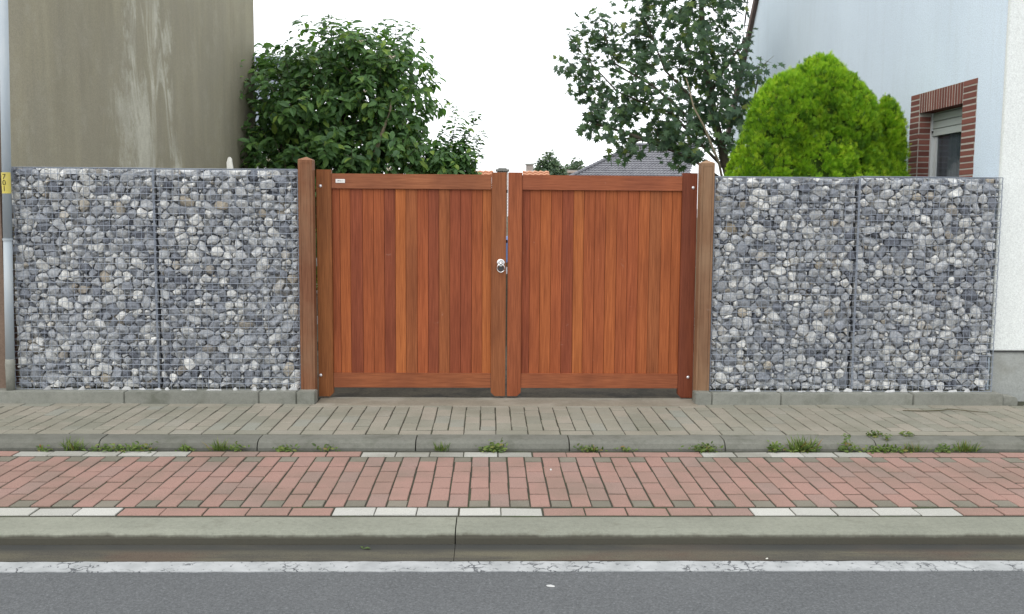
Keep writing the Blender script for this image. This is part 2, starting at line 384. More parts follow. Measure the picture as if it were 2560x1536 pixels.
def profile_x(name, prof, xa, xb, mat, parent=None, seg=1, smooth=False):
    """sweep a y,z outline along x, with light unevenness"""
    xs = np.linspace(xa, xb, seg+1); v = []; f = []; n = len(prof)
    for x in xs:
        for (y, z) in prof: v.append((x, y+.0025*mnoise.noise(Vector((x*2.1, y*5, z*5))), z+.0025*mnoise.noise(Vector((x*1.7, y*5+9, z*5)))))
    for i in range(seg):
        for k in range(n):
            k2 = (k+1) % n; f.append([i*n+k, i*n+k2, (i+1)*n+k2, (i+1)*n+k])
    f.append(list(range(n))[::-1]); f.append([seg*n+k for k in range(n)])
    b = MB(); b.v = v; b.f = f
    return b.obj(name, mat, parent)

gutter = empty('gutter', (0, 4.65, -.16), kind='structure')
kerb = empty('kerb', (0, 4.86, -.1), kind='structure')
gj = [-9, -.172, 9]
for a, b in zip(gj[:-1], gj[1:]):
    profile_x('gutter_slab', [(4.5335, -.24), (4.5335, -.142), (4.56, -.146), (4.70, -.142), (4.742, -.135), (4.745, -.24)], a+.0015, b-.0015, M_GUTTER, gutter, 120)
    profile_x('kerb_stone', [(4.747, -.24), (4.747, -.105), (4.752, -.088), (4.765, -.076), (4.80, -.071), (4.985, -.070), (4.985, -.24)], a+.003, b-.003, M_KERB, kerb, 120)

# ------------------------------------------------------------------ bricks of the cycle path and pavement
def brick_mesh(name, w, l, mat, h=.06, ch=.003, sub=0):
    v = []; f = []
    def ring(dx, dy, z): return [(-w/2+dx, -l/2+dy, z), (w/2-dx, -l/2+dy, z), (w/2-dx, l/2-dy, z), (-w/2+dx, l/2-dy, z)]
    rr = random.random
    v += ring(0, 0, -h)+ring(0, 0, -ch)+ring(ch*(.7+.6*rr()), ch*(.7+.6*rr()), 0)
    for a in (0, 4):
        for k in range(4): f.append([a+k, a+(k+1) % 4, a+4+(k+1) % 4, a+4+k])
    f.append([8, 9, 10, 11])
    return mesh_np(name, v, f, mat)

CP, RL = .114, .2355          # column pitch, row pitch
def pave(parent, x0, x1, xoff, y0, zf, mats, names, rows, jx=.009, jy=.009, xin=3.0, edge=True, half_first_even=True, xs_in=None):
    full_m = [brick_mesh('brick', CP-jx-.001*i, RL-jy, mats[0]) for i in range(3)]
    half_m = [brick_mesh('half_brick', CP-jx, RL/2-jy, mats[1]) for i in range(2)]
    extra = {}
    k0 = math.floor((x0-xoff)/CP); k1 = math.ceil((x1-xoff)/CP)
    for k in range(k0, k1):
        xc = xoff+(k+.5)*CP; odd = (k % 2 == 1) == half_first_even     # columns with the half brick at the front
        y = y0; seq = ['h']+['f']*rows if odd else ['f']*rows+['h']
        for s in seq:
            L = RL/2 if s == 'h' else RL; yc = y+L/2; y += L
            me = random.choice(half_m if s == 'h' else full_m)
            loc = (xc+random.gauss(0, .0012), yc+random.gauss(0, .0012), zf(yc)+.0006+max(-.001, min(.0018, random.gauss(0, .0011))))
            rot = (max(-.012, min(.012, random.gauss(0, .006))), max(-.016, min(.016, random.gauss(0, .009))), random.gauss(0, .003))
            if abs(xc) < xin*(yc/5.2):
                o = link(names[1] if s == 'h' else names[0], me, parent, loc, rot)
            else:
                extra.setdefault(s, []).append((me, loc, rot))
    for s, L in extra.items():
        b = MB()
        for me, loc, rot in L:
            b.add([Vector(q.co)+Vector(loc) for q in me.vertices], [list(p.vertices) for p in me.polygons])
        b.obj('outer_bricks' if s == 'f' else 'outer_half_bricks', mats[0] if s == 'f' else mats[1], parent, kind='stuff')

def edge_row(parent, yc, depth, zf, xj0, matfun, name, x0=-7, x1=7, jx=.008):
    ms = {}
    k0 = math.floor((x0-xj0)/(2*CP)); k1 = math.ceil((x1-xj0)/(2*CP))
    for k in range(k0, k1):
        xc = xj0+(k+.5)*2*CP; m, nm = matfun(k)
        if nm not in ms: ms[nm] = brick_mesh(nm, 2*CP-jx, depth-.006, m)
        link(nm, ms[nm], parent, (xc+random.gauss(0, .0015), yc+random.gauss(0, .0015), zf(yc)+random.gauss(0, .0012)), (random.gauss(0, .008), random.gauss(0, .006), random.gauss(0, .005)))

cyc = MB().add([(-9, 4.99, -.0755), (9, 4.99, -.0755), (9, 6.395, -.0665), (-9, 6.395, -.0665), (-9, 4.99, -.2), (9, 4.99, -.2), (9, 6.395, -.2), (-9, 6.395, -.2)], [[0, 1, 2, 3], [7, 6, 5, 4], [0, 4, 5, 1], [1, 5, 6, 2], [2, 6, 7, 3], [3, 7, 4, 0]]).obj('cycle_path', M_JOINT); tag(cyc, kind='structure')
zc_ = lambda y: -.070+(y-5.0)*.0065
pave(cyc, -7, 7, 0.0, 5.166, zc_, (M_RED, M_GREYH), ('red_brick', 'grey_half_brick'), 4, jx=.0085, jy=.0155, xin=3.1)
def whitefun(k):   # runs of five white, five red
    return ((M_WHITE, 'white_edge_brick') if (k % 10) < 5 else (M_RED, 'red_edge_brick'))
edge_row(cyc, 5.083, .125, zc_, -.848, whitefun, 'edge_brick')
edge_row(cyc, 6.300, .115, zc_, -.855, lambda k: (M_WHITE2, 'worn_white_edge_brick') if (k % 10) < 5 else (M_RED, 'red_edge_brick'), 'edge_brick', -7, 7)

kerb2 = empty('pavement_kerb', (0, 6.5, -.1), kind='structure')
kj = [-9.0, -8, -6.9, -5.85, -4.79, -3.72, -2.64, -1.574, -.503, .545, 1.615, 2.66, 3.72, 4.79, 5.86, 6.9, 8, 9]
for a, b in zip(kj[:-1], kj[1:]):
    t = random.gauss(0, .002)
    profile_x('kerb_stone', [(6.415, -.2), (6.415, -.052), (6.432, -.022), (6.462, -.006+t), (6.50, -.002+t), (6.598, -.001+t), (6.598, -.2)], a+.004, b-.004, M_KERB2, kerb2, 14)

side = MB().box((-9, 6.59, -.2), (9, 7.969, -.0052)).obj('pavement', M_JOINT); tag(side, kind='structure')
zs_ = lambda y: .0
pave(side, -8.2, 8.2, .045, 6.742, zs_, (M_SIDE, M_SIDE), ('grey_brick', 'grey_half_brick'), 3, jx=.0070, jy=.0155, xin=3.0, half_first_even=True)
edge_row(side, 6.676, .122, zs_, .045, lambda k: (M_SIDE, 'edge_brick'), 'edge_brick', -8, 8)
edge_row(side, 7.626, .108, zs_, .045+CP, lambda k: (M_SIDE, 'back_edge_brick'), 'edge_brick', -8, 8)

# dusty concrete strip in the gateway, sunk yard behind
v = []; f = []; nx, ny = 60, 12
for j in range(ny+1):
    for i in range(nx+1):
        x = -1.40+i*3.09/nx; y = 7.60+j*.37/ny
        v.append((x, y, .006+.004*mnoise.noise(Vector((x*3, y*6, 0)))+(0 if 0 < j < ny else -.012)))
for j in range(ny):
    for i in range(nx): k = j*(nx+1)+i; f.append([k, k+1, k+nx+2, k+nx+1])
me = mesh_np('gateway_strip', v, f, M_APRON, smooth=True); o = link('gateway_strip', me); tag(o, kind='structure')
o = MB().box((-3.9, 7.971, -.2), (4.18, 30, -.02)).obj('yard', M_SOIL); tag(o, kind='structure')

# ------------------------------------------------------------------ concrete edging under the gabions
def edging(joints, label, yb=7.80, corner_left=False):
    root = empty('stone_edging', ((joints[0]+joints[-1])/2, 7.73, 0), label, 'edging', 'concrete edgings under the gabion walls')
    for a, b in zip(joints[:-1], joints[1:]):
        corner = (b-a) < .2 and abs((a+b)/2) < 2
        top = .092+random.gauss(0, .0015)+(.006 if corner else 0)
        b_ = MB().box((a+.002, 7.672, -.02), (b-.002, 8.16 if not corner else 7.80, top))
        b_.obj('edging_block', M_EDGE, root, bevel=.006)
    return root
edging([-6.2, -5.1, -4.02, -2.936, -1.861, -1.56, -1.409], 'concrete edging blocks under the left gabion wall, ending at the left gate post')
edging([1.672, 1.811, 2.377, 3.466, 4.215], 'concrete edging blocks under the right gabion wall, starting at the right gate post')
o = MB().prism([(4.222, -.01), (4.35, -.01), (4.35, .045), (4.33, .066), (4.222, .072)], 7.70, 7.83).obj('edging_stub', M_EDGE, bevel=.005)
tag(o, 'short broken grey concrete block at the foot of the white house corner', 'concrete block')

# ------------------------------------------------------------------ gabions
def pack(W, H, rmin, rmax, n_try, tight=.86, long=0.0):
    """dart throwing; long stones are given two or three seeds in a row that share a group number"""
    P = np.zeros((0, 2)); Rr = np.zeros(0); G = []
    rs = rmin+(rmax-rmin)*(np.linspace(1, 0, n_try)**2.1); g = 0
    def ok(p, r, own=-1):
        if not (0 < p[0] < W and 0 < p[1] < H): return False
        if not len(P): return True
        d = np.hypot(P[:, 0]-p[0], (P[:, 1]-p[1])*1.18)
        bad = d < (Rr+r)*tight
        if own >= 0: bad &= np.array(G) != own
        return not bad.any()
    for r in rs:
        p = rng.random(2)*[W, H]
        if not ok(p, r): continue
        g += 1; P = np.vstack([P, p]); Rr = np.append(Rr, r); G.append(g)
        if long and random.random() < long:
            a = random.gauss(0, .75); st = np.array([math.cos(a), math.sin(a)])*r*random.uniform(.8, 1.5)
            q = p+st
            if ok(q, r*.8, g):
                P = np.vstack([P, q]); Rr = np.append(Rr, r*random.uniform(.7, 1.0)); G.append(g)
    return (P, Rr, G) if long else (P, Rr)

def cells(P, Rr, W, H):
    out = []
    for i in range(len(P)):
        d = np.hypot(P[:, 0]-P[i, 0], P[:, 1]-P[i, 1]); nb = np.argsort(d)[1:22]
        poly = [(0, 0), (W, 0), (W, H), (0, H)]
        for j in nb:
            n = P[j]-P[i]; dd = n@n
            t = .5+(Rr[i]**2-Rr[j]**2)/(2*dd); m = P[i]+n*t
            new = []
            for a in range(len(poly)):
                A = poly[a]; B = poly[(a+1) % len(poly)]
                da = (A[0]-m[0])*n[0]+(A[1]-m[1])*n[1]; db = (B[0]-m[0])*n[0]+(B[1]-m[1])*n[1]
                if da <= 0: new.append(A)
                if da*db < 0: s = da/(da-db); new.append((A[0]+(B[0]-A[0])*s, A[1]+(B[1]-A[1])*s))
            poly = new
            if len(poly) < 3: break
        if len(poly) >= 3: out.append((i, np.array(poly)))
    return out

def area(p): return .5*abs(np.dot(p[:, 0], np.roll(p[:, 1], -1))-np.dot(p[:, 1], np.roll(p[:, 0], -1)))

def hull2(pts):
    pts = sorted(map(tuple, pts)); out = []
    for seq in (pts, pts[::-1]):
        h = []
        for p in seq:
            while len(h) >= 2 and (h[-1][0]-h[-2][0])*(p[1]-h[-2][1])-(h[-1][1]-h[-2][1])*(p[0]-h[-2][0]) <= 1e-9: h.pop()
            h.append(p)
        out += h[:-1]
    return np.array(out)

def rock(poly, gap, back, depth, thick=.05):
    """convex angular stone filling the cell; returns verts (x,y,z) and faces"""
    c = poly.mean(0); n = len(poly)
    q = []
    for k in range(n):            # cut the corners once
        A, B = poly[k], poly[(k+1) % n]; L = np.hypot(*(B-A))
        if L < .006: continue
        t = random.uniform(.0, .16); q += [A+(B-A)*t, A+(B-A)*(1-random.uniform(.0, .16))]
    if len(q) < 5: q = list(poly)
    q = np.array(q); rad = np.hypot(*(q-c).T); rm = max(rad.mean(), .008)
    s = 1-gap/rm
    tx, tz = random.gauss(0, .42), random.gauss(-.08, .42)
    sc = random.uniform(.22, .70); off = np.array([random.gauss(0, .2), random.gauss(0, .2)])*rm
    pts = []
    for p in q:
        w = c+(p-c)*s*random.uniform(.90, 1.0)
        pts.append((w[0], back+.018*random.uniform(.75, 1.25)+.3*rm*.5, w[1]))
        pts.append((c[0]+(w[0]-c[0])*.86, back+thick, c[1]+(w[1]-c[1])*.86))
    m = len(q); st = random.randrange(2)
    for k in range(st, m, 2):
        p = c+off+(q[k]-c)*s*sc*random.uniform(.8, 1.15)
        y = back+(p[0]-c[0])*tx+(p[1]-c[1])*tz+random.uniform(-.003, .007)
        pts.append((p[0], max(y, back-.005), p[1]))
    bm = bmesh.new(); vs = [bm.verts.new(p) for p in pts]
    r = bmesh.ops.convex_hull(bm, input=vs)
    bmesh.ops.delete(bm, geom=list({e for e in r['geom_interior']+r['geom_unused'] if isinstance(e, bmesh.types.BMVert)}), context='VERTS')
    bm.verts.index_update(); bm.verts.ensure_lookup_table()
    V = [tuple(v.co) for v in bm.verts]; Fc = [[v.index for v in fa.verts] for fa in bm.faces]; bm.free()
    return V, Fc

def stone_colour():
    t = random.random()
    val = np.clip(random.gauss(.53, .26), .02, .95)
    if t > .955: val = random.uniform(.9, 1.0)
    return (val, random.random(), 0, 1)

def gabion(x0, x1, z0, z1, label, yf=7.80, thick=.34):
    root = empty('gabion_basket', ((x0+x1)/2, yf+thick/2, z0), label, 'gabion', 'wire gabion baskets filled with grey stones')
    W, H = x1-x0-.012, z1-z0-.008
    P, Rr, G = pack(W, H, .012, .043, 9000, long=.55)
    grp = {}
    for i, p in cells(P, Rr, W, H): grp.setdefault(G[i], []).append(p)
    cl = []
    for g_, ps in grp.items():
        p = hull2(np.vstack(ps)) if len(ps) > 1 else ps[0]
        if len(p) > 4 and random.random() < .6:      # broken, more angular outlines
            k = random.randrange(len(p)); p = np.delete(p, k, 0)
        if len(p) > 5 and random.random() < .35: p = np.delete(p, random.randrange(len(p)), 0)
        cl.append((g_, p, area(p)))
    cl.sort(key=lambda t: -t[2])
    rest = MB(); restc = []
    n_ind = 0
    for i, poly, A in cl:
        if A < .00022 or (A < .0022 and random.random() < .09): continue
        back = yf+.006+abs(random.gauss(0, .010))+(.010 if A < .0012 else 0)
        V, Fc = rock(poly+[x0+.006, z0+.004], .0012+random.random()*.0052, back, 0)
        colr = stone_colour()
        if n_ind < 300:
            c = np.mean(V, 0); me = mesh_np('stone', (np.array(V)-c), Fc, M_STONE, [colr]*len(V))
            link('stone', me, root, c.tolist()); n_ind += 1
        else:
            rest.add(V, Fc); restc += [colr]*len(V)
    # second layer glimpsed between the front stones, and the stones along the top
    P2, R2 = pack(W, H, .03, .06, 900)
    for i, poly in cells(P2, R2, W, H):
        V, Fc = rock(poly+[x0+.006, z0+.004], -.003, yf+.052, 0, .06)
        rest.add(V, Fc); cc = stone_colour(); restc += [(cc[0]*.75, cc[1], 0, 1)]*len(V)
    P3, R3 = pack(W, thick-.05, .02, .045, 900)
    for i, poly in cells(P3, R3, W, thick-.05):
        V, Fc = rock(poly, .003, 0, 0)
        V = [(a+x0+.006, c+yf+.03, z1-.012-b) for a, b, c in V]
        rest.add(V, Fc); restc += [stone_colour()]*len(V)
    me = mesh_np('stone_fill', rest.v, rest.f, M_STONE, restc); o = link('stone_fill', me, root, (0, 0, 0)); o['kind'] = 'stuff'
    c = MB().box((x0+.01, yf+.10, z0), (x1-.01, yf+thick, z1-.05)).obj('stone_core', M_STONE, root)
    # wire front: 5 cm grid of square-laid wires
    def bow(x, z): return .004*mnoise.noise(Vector((x*2.3, z*2.3, 1.7)))
    wm = MB(); r = .0023
    nx = round((x1-x0)/.0508); nz = round((z1-z0)/.0508)
    for k in range(nx+1):
        x = x0+(x1-x0)*k/nx; xx = x+random.gauss(0, .0012)
        wm.tube([(xx+.003*mnoise.noise(Vector((z*1.5, k*3.1, 0))), yf-.004+bow(x, z), z) for z in np.linspace(z0, z1, 8)], r, 5)
    for k in range(nz+1):
        z = z0+(z1-z0)*k/nz; zz = z+random.gauss(0, .0012)
        wm.tube([(x, yf-.0085+bow(x, z), zz+.003*mnoise.noise(Vector((x*1.5, k*5.3, 4)))) for x in np.linspace(x0, x1, 7)], r, 5)
    wm.obj('front_mesh', M_WIRE, root)
    lid = MB()
    for k in range(nx+1):
        x = x0+(x1-x0)*k/nx; lid.tube([(x, yf-.004, z1+.001), (x, yf+thick, z1+.001)], r, 5)
    for k in range(1, 7): lid.tube([(x0, yf+thick*k/7, z1+.003), (x1, yf+thick*k/7, z1+.003)], r, 5)
    lid.obj('lid_mesh', M_WIRE, root)
    for sgn, x in ((1, x0), (-1, x1)):
        e = MB(); e.tube([(x, yf-.006, z0), (x, yf-.006, z1)], .0032, 6)
        pts = [(x+.008*math.cos(t), yf-.004+.008*math.sin(t), z0+(z1-z0)*t/(2*math.pi*24)) for t in np.linspace(0, 2*math.pi*24, 150)]
        e.tube(pts, .0014, 4); e.obj('corner_wire', M_WIRE, root)
    return root
gabion(-3.855, -2.702, .094, 1.882, 'outer left gabion basket beside the zinc downpipe')
gabion(-2.694, -1.549, .094, 1.880, 'left gabion basket touching the left wooden gate post')
gabion(1.817, 2.995, .094, 1.850, 'right gabion basket touching the right wooden gate post')
gabion(3.003, 4.170, .094, 1.858, 'outer right gabion basket beside the white house corner')

# white stone chips along the edging
def pebble_mesh():
    a = random.uniform(.018, .05); b = random.uniform(.010, .018); h = random.uniform(.012, .026)
    bm = bmesh.new()
    vs = [bm.verts.new((random.gauss(0, 1)*a*.5, random.gauss(0, 1)*b*.5, abs(random.gauss(0, 1))*h*.7)) for _ in range(16)]
    vs += [bm.verts.new((a*math.cos(t), b*math.sin(t), 0)) for t in np.linspace(0, 5.5, 7)]
    r = bmesh.ops.convex_hull(bm, input=vs)
    bmesh.ops.delete(bm, geom=list({e for e in r['geom_interior']+r['geom_unused'] if isinstance(e, bmesh.types.BMVert)}), context='VERTS')
    bm.verts.index_update(); V = [tuple(v.co) for v in bm.verts]; Fc = [[v.index for v in fa.verts] for fa in bm.faces]; bm.free()
    return mesh_np('stone_chip', V, Fc, M_CHIP)
pm = [pebble_mesh() for _ in range(8)]
ORD = 'leftmost second third fourth fifth sixth seventh eighth ninth tenth eleventh twelfth thirteenth fourteenth fifteenth sixteenth seventeenth rightmost'.split()
for xs_, lab, grp in ((( -3.62, -3.43, -3.28, -3.02, -2.93, -2.84, -2.72, -2.62, -2.49, -2.44, -2.28, -2.21, -2.10, -1.93, -1.84, -1.76, -1.66, -1.60), 'small white stone chip from the left, on the edging of the left gabion wall', 'white chips under the left gabions'),
                     ((1.99, 2.12, 2.22, 2.43, 2.56, 2.67, 2.75, 2.86, 2.99, 3.13, 3.31, 3.42, 3.55, 3.70, 3.86, 3.93), 'small white stone chip from the left, on the edging of the right gabion wall', 'white chips under the right gabions')):
    k_ = 0
    for x in xs_:
        o = link('stone_chip', random.choice(pm), None, (x+random.gauss(0, .02), 7.772+random.uniform(-.006, .008), .092), (0, 0, random.gauss(0, .25)))
        k_ = k_+1; tag(o, ORD[k_-1]+' '+lab, 'stone', grp)

# ------------------------------------------------------------------ gate posts
def gate_post(xa, xb, label, col, side_groove=True):
    y0, y1 = 7.780, 7.893; zt = 1.955
    root = empty('gate_post', ((xa+xb)/2, (y0+y1)/2, 0), label, 'gate post', 'wooden gate posts')
    b = MB()
    m = .017; g = .003; zt2 = zt-.022                      # face with a routed groove frame
    b.box((xa, y0+.004, -.05), (xb, y1, zt))
    b.box((xa, y0, -.05), (xa+m, y0+.004, zt)); b.box((xb-m, y0, -.05), (xb, y0+.004, zt))
    b.box((xa+m, y0, zt2), (xb-m, y0+.004, zt))
    b.box((xa+m+g, y0, -.05), (xb-m-g, y0+.004, zt2-g))
    sh = b.obj('shaft', M_POST, root); sh.color = (*col, 1)
    cx, cy = (xa+xb)/2, (y0+y1)/2; c = MB()
    c.v = [(xa+.004, y0+.004, zt), (xb-.004, y0+.004, zt), (xb-.004, y1-.004, zt), (xa+.004, y1-.004, zt), (xa+.001, y0+.001, zt), (xb-.001, y0+.001, zt), (xb-.001, y1-.001, zt), (xa+.001, y1-.001, zt), (cx, cy, zt+.028)]
    c.v = [(xa-.001, y0-.001, zt+.0005), (xb+.001, y0-.001, zt+.0005), (xb+.001, y1+.001, zt+.0005), (xa-.001, y1+.001, zt+.0005),
           (xa+.006, y0+.006, zt+.008), (xb-.006, y0+.006, zt+.008), (xb-.006, y1-.006, zt+.008), (xa+.006, y1-.006, zt+.008), (cx, cy, zt+.029)]
    c.f = [[3, 2, 1, 0]]+[[k, (k+1) % 4, 4+(k+1) % 4, 4+k] for k in range(4)]+[[4+k, 4+(k+1) % 4, 8] for k in range(4)]
    cap = c.obj('cap', M_POST, root); cap.color = (min(col[0]*1.25, 1), col[1]*1.35, col[2]*1.45, 1)
gate_post(-1.542, -1.427, 'left gate post of reddish brown wood with pointed top', (.235, .105, .056))
gate_post(1.698, 1.808, 'right gate post of greyer brown wood with routed panel line', (.235, .125, .07))

# ------------------------------------------------------------------ gate leaves
def stile(root, xa, xb, z0, z1, ch, side, col, y0=7.90, y1=7.957):
    """ch: bottom corner cut, on side +1 (right) or -1 (left)"""
    t = .010
    if side > 0: poly = [(xa, z0), (xb-ch, z0), (xb, z0+ch), (xb, z1-.004), (xb-.004, z1), (xa, z1)]
    else: poly = [(xa+ch, z0), (xb, z0), (xb, z1), (xa+.004, z1), (xa, z1-.004), (xa, z0+ch)]
    o = MB().prism(poly, y0, y1).obj('stile', M_STILE, root, bevel=.0015); o.color = (*col, 1); return o
def bolt(root, x, z, y=7.90):
    b = MB(); pts = [(x, y+.002, z), (x, y-.003, z), (x, y-.007, z), (x, y-.0095, z)]
    b.tube(pts, [.013, .013, .009, .003], 12); b.obj('bolt', M_BOLT, root, smooth=True)
def leaf(label, hinge_x, xs, lock_x, zt_h, zt_l, zb, cols, hinge_col, lock_col, rail_cols, side):
    root = empty('gate_leaf', ((hinge_x[0]+lock_x[1])/2, 7.93, 0), label, 'gate', 'wooden double gate')
    stile(root, *hinge_x, zb[0], zt_h, .028, side, hinge_col)
    stile(root, *lock_x, zb[1], zt_l, .032, -side, lock_col)
    xa, xb = (hinge_x[1], lock_x[0]) if side > 0 else (lock_x[1], hinge_x[0])
    for (z0, z1), c in zip(((1.735, 1.856), (.093, .215)), rail_cols):
        o = MB().box((xa+.001, 7.905, z0), (xb-.001, 7.952, z1)).obj('rail', M_RAIL, root, bevel=.002); o.color = (*c, 1)
    for a, b, c in zip(xs[:-1], xs[1:], cols):
        y = 7.924+random.uniform(-.0008, .0008)
        o = MB().box((a+.0009, y, .205), (b-.0009, 7.944, 1.745)).obj('plank', M_PLANK, root, bevel=.002); o.color = (*c, 1)
    MB().box((xa, 7.946, .21), (xb, 7.951, 1.74)).obj('backing_board', M_DARK, root)
    return root
OR = (.385, .115, .040); BO = (.42, .135, .044); MI = (.335, .095, .037); DK = (.255, .070, .034); OL = (.305, .100, .040); DR = (.28, .075, .035); RB = (.36, .100, .039)
zl = [290, 333, 390, 457, 517, 577, 637, 695, 757, 818, 877, 937, 997, 1058, 1117, 1167]
zr = [238, 282, 340, 400, 460, 523, 580, 640, 700, 762, 823, 883, 943, 1008, 1066, 1118]
xl = [-1.298+(z-290)*1.306/877 for z in zl]; xr = [.258+(z-238)*1.316/880 for z in zr]
L = leaf('left gate leaf of red brown planks with ring handle and small white plate', (-1.420, -1.298), xl, (.008, .1285), 1.887, 1.875, (.018, .024),
     [MI, OR, DK, MI, MI, DK, BO, OL, RB, DK, OL, DR, DR, MI, BO], (0.279, 0.106, 0.038), (0.288, 0.106, 0.045), ((0.306, 0.115, 0.056), (0.306, 0.104, 0.047)), 1)
Rt = leaf('right gate leaf of red brown planks without handle', (1.574, 1.6972), xr, (.143, .258), 1.882, 1.876, (.014, .024),
     [DR, MI, OR, RB, DR, BO, MI, MI, OR, MI, RB, OR, OL, OR, OR], (0.211, 0.061, 0.031), (0.320, 0.097, 0.041), ((0.324, 0.104, 0.050), (0.306, 0.101, 0.047)), -1)
bolt(L, -1.386, 1.754); bolt(L, -1.402, .197); bolt(Rt, 1.662, 1.762); bolt(Rt, 1.657, .189)
# plate with a strip of print and a dot
pl = MB().box((-1.262, 7.9005, 1.780), (-1.186, 7.905, 1.811)).obj('name_plate', M_PLATE, L, bevel=.0015)
b = MB().box((-1.247, 7.8985, 1.7955), (-1.213, 7.9004, 1.7990)).box((-1.243, 7.8985, 1.7995), (-1.232, 7.9004, 1.8015))
b.obj('print_line', M_INK, pl)
MB().tube([(-1.203, 7.9004, 1.797), (-1.203, 7.8985, 1.797)], .003, 10).obj('print_dot', M_INK, pl)
# ring handle
h = MB(); cx, cz = .086, 1.137
h.tube([(cx, 7.8995, cz), (cx, 7.893, cz), (cx, 7.889, cz)], [.031, .031, .026], 24)
rose = h.obj('handle_rose', M_STEEL, L, smooth=False, bevel=0)
k = MB(); k.tube([(cx, 7.889, cz-.002), (cx, 7.868, cz-.004), (cx, 7.858, cz-.006)], [.015, .013, .006], 14); k.obj('knob', M_STEEL, rose, smooth=True)
rg = MB(); rg.tube([(cx+.031*math.sin(t), 7.868-.004*math.cos(t), 1.094+.033*math.cos(t)) for t in np.linspace(0, 2*math.pi, 33)], .0046, 8, cap=False)
rg.obj('handle_ring', M_STEEL, rose, smooth=True)
MB().tube([(cx, 7.8992, 1.092), (cx, 7.893, 1.092)], .0225, 18).obj('keyhole_disc', M_DARKSTEEL, L)
# latch in the slit, seen as pale metal
MB().box((.1290, 7.925, 1.045), (.1405, 7.945, 1.10)).obj('latch', M_BOLT, L)
for z in (1.71, 1.30): MB().box((.1288, 7.93, z), (.1405, 7.945, z+.025)).obj('spacer', M_DARK, L)
for x, root in ((-1.4235, L), (1.6976, Rt)):
    for z in (.40, .62, 1.10, 1.52): MB().box((x-.0018, 7.905, z), (x+.0018, 7.955, z+.07)).obj('hinge', M_BOLT if z in (.62, 1.1) else M_DARK, root)

# ------------------------------------------------------------------ left house
lh = empty('house', (-6, 12, 0), 'left house with a tall windowless khaki rendered side wall', 'house')
MB().box((-3.975, 8.02, -.1), (-3.95, 16.43, 9.5)).obj('side_wall', M_KHAKI, lh)
MB().box((-9.5, 8.02, -.1), (-3.977, 16.40, 9.4)).obj('house_body', M_BROWNW, lh)
MB().box((-9.5, 7.84, -.05), (-3.935, 7.94, 9.5)).obj('facade', M_BROWNW, lh)
# ragged old brick corner between facade and render
zz = 0.0
bm_ = []
while zz < 7.5:
    d = random.uniform(-.012, .016)
    o = MB().box((-3.99, 7.943, zz), (-3.944+d*.3, 8.035+d, zz+.058)).obj('corner_brick', M_RUST, lh, bevel=.004); zz += .066
dp = empty('downpipe', (-3.87, 7.76, .09), 'pale zinc rainwater downpipe at the left house corner', 'downpipe')
def px(z): return -3.876+.0245*(z-.3)
for i, (za, zb_, r) in enumerate(((.33, 1.312, .034), (1.306, 3.2, .0345), (3.19, 6.5, .0345))):
    MB().tube([(px(za), 7.765, za), (px(zb_), 7.765, zb_)], [r, r], 20).obj('pipe_section', M_PIPE, dp, smooth=True)
MB().tube([(px(1.30), 7.765, 1.298), (px(1.30), 7.765, 1.316)], .038, 20).obj('pipe_collar', M_PIPE, dp)
MB().tube([(px(.34), 7.765, .345), (px(.30), 7.765, .30), (px(.2), 7.765, .22), (px(.2), 7.765, .092)], [.035, .038, .034, .034], 18).obj('pipe_shoe', M_EDGE, dp, smooth=True)
st = MB(); n_ = 10
for k in range(n_+1):
    t = -math.pi*.95+math.pi*.9*k/n_; st.v += [(px(1.76)+.0365*math.cos(t), 7.765+.0365*math.sin(t), 1.672), (px(1.76)+.0365*math.cos(t), 7.765+.0365*math.sin(t), 1.838)]
st.f = [[2*k, 2*k+2, 2*k+3, 2*k+1] for k in range(n_)]
stick = st.obj('yellow_sticker', M_YEL, dp)
for ch, z in (('7', 1.785), ('0', 1.737), ('1', 1.690)):
    cu = bpy.data.curves.new('t', 'FONT'); cu.body = ch; cu.size = .058; cu.extrude = .0004
    ob = bpy.data.objects.new('t', cu); COL.objects.link(ob); bpy.context.view_layer.update()
    me = bpy.data.meshes.new_from_object(ob); COL.objects.unlink(ob)
    me.materials.clear(); me.materials.append(M_BLACK)
    o = link('letter', me, stick, (px(z)-.016, 7.7275, z), (math.pi/2, 0, 0))

# ------------------------------------------------------------------ right house
rh = empty('house', (6.5, 12, 0), 'right house with pale blue side wall, white front corner and brick framed window', 'house')
XW = 4.19; Y0, Y1 = 7.90, 16.9
wy0, wy1, wzb, wzt = 8.325, 9.636, 1.25, 2.735          # brick surround
# side wall pieces around the window, gable slope towards the back
def wall_poly(poly):        # polygon in (y,z) -> slab between XW and XW+.3
    n = len(poly); b = MB(); b.v = [(XW, y, z) for y, z in poly]+[(XW+.30, y, z) for y, z in poly]
    b.f = [list(range(n))[::-1], [n+i for i in range(n)]]+[[i, (i+1) % n, n+(i+1) % n, n+i] for i in range(n)]
    return b
zrg = lambda y: 4.906-(y-15.36)*1.25
wp = MB()
for poly in ([(7.903, -.05), (wy0, -.05), (wy0, 8.6), (7.903, 8.2)], [(wy0, -.05), (wy1, -.05), (wy1, wzb), (wy0, wzb)],
             [(wy0, wzt), (wy1, wzt), (wy1, 9.8), (wy0, 8.6)], [(wy1, -.05), (16.9, -.05), (16.9, zrg(16.9)), (11.5, zrg(11.5)), (wy1, 9.8)]):
    q = wall_poly(poly); wp.add(q.v, q.f)
sw = wp.obj('side_wall', M_BLUEW, rh)
vb = MB(); 
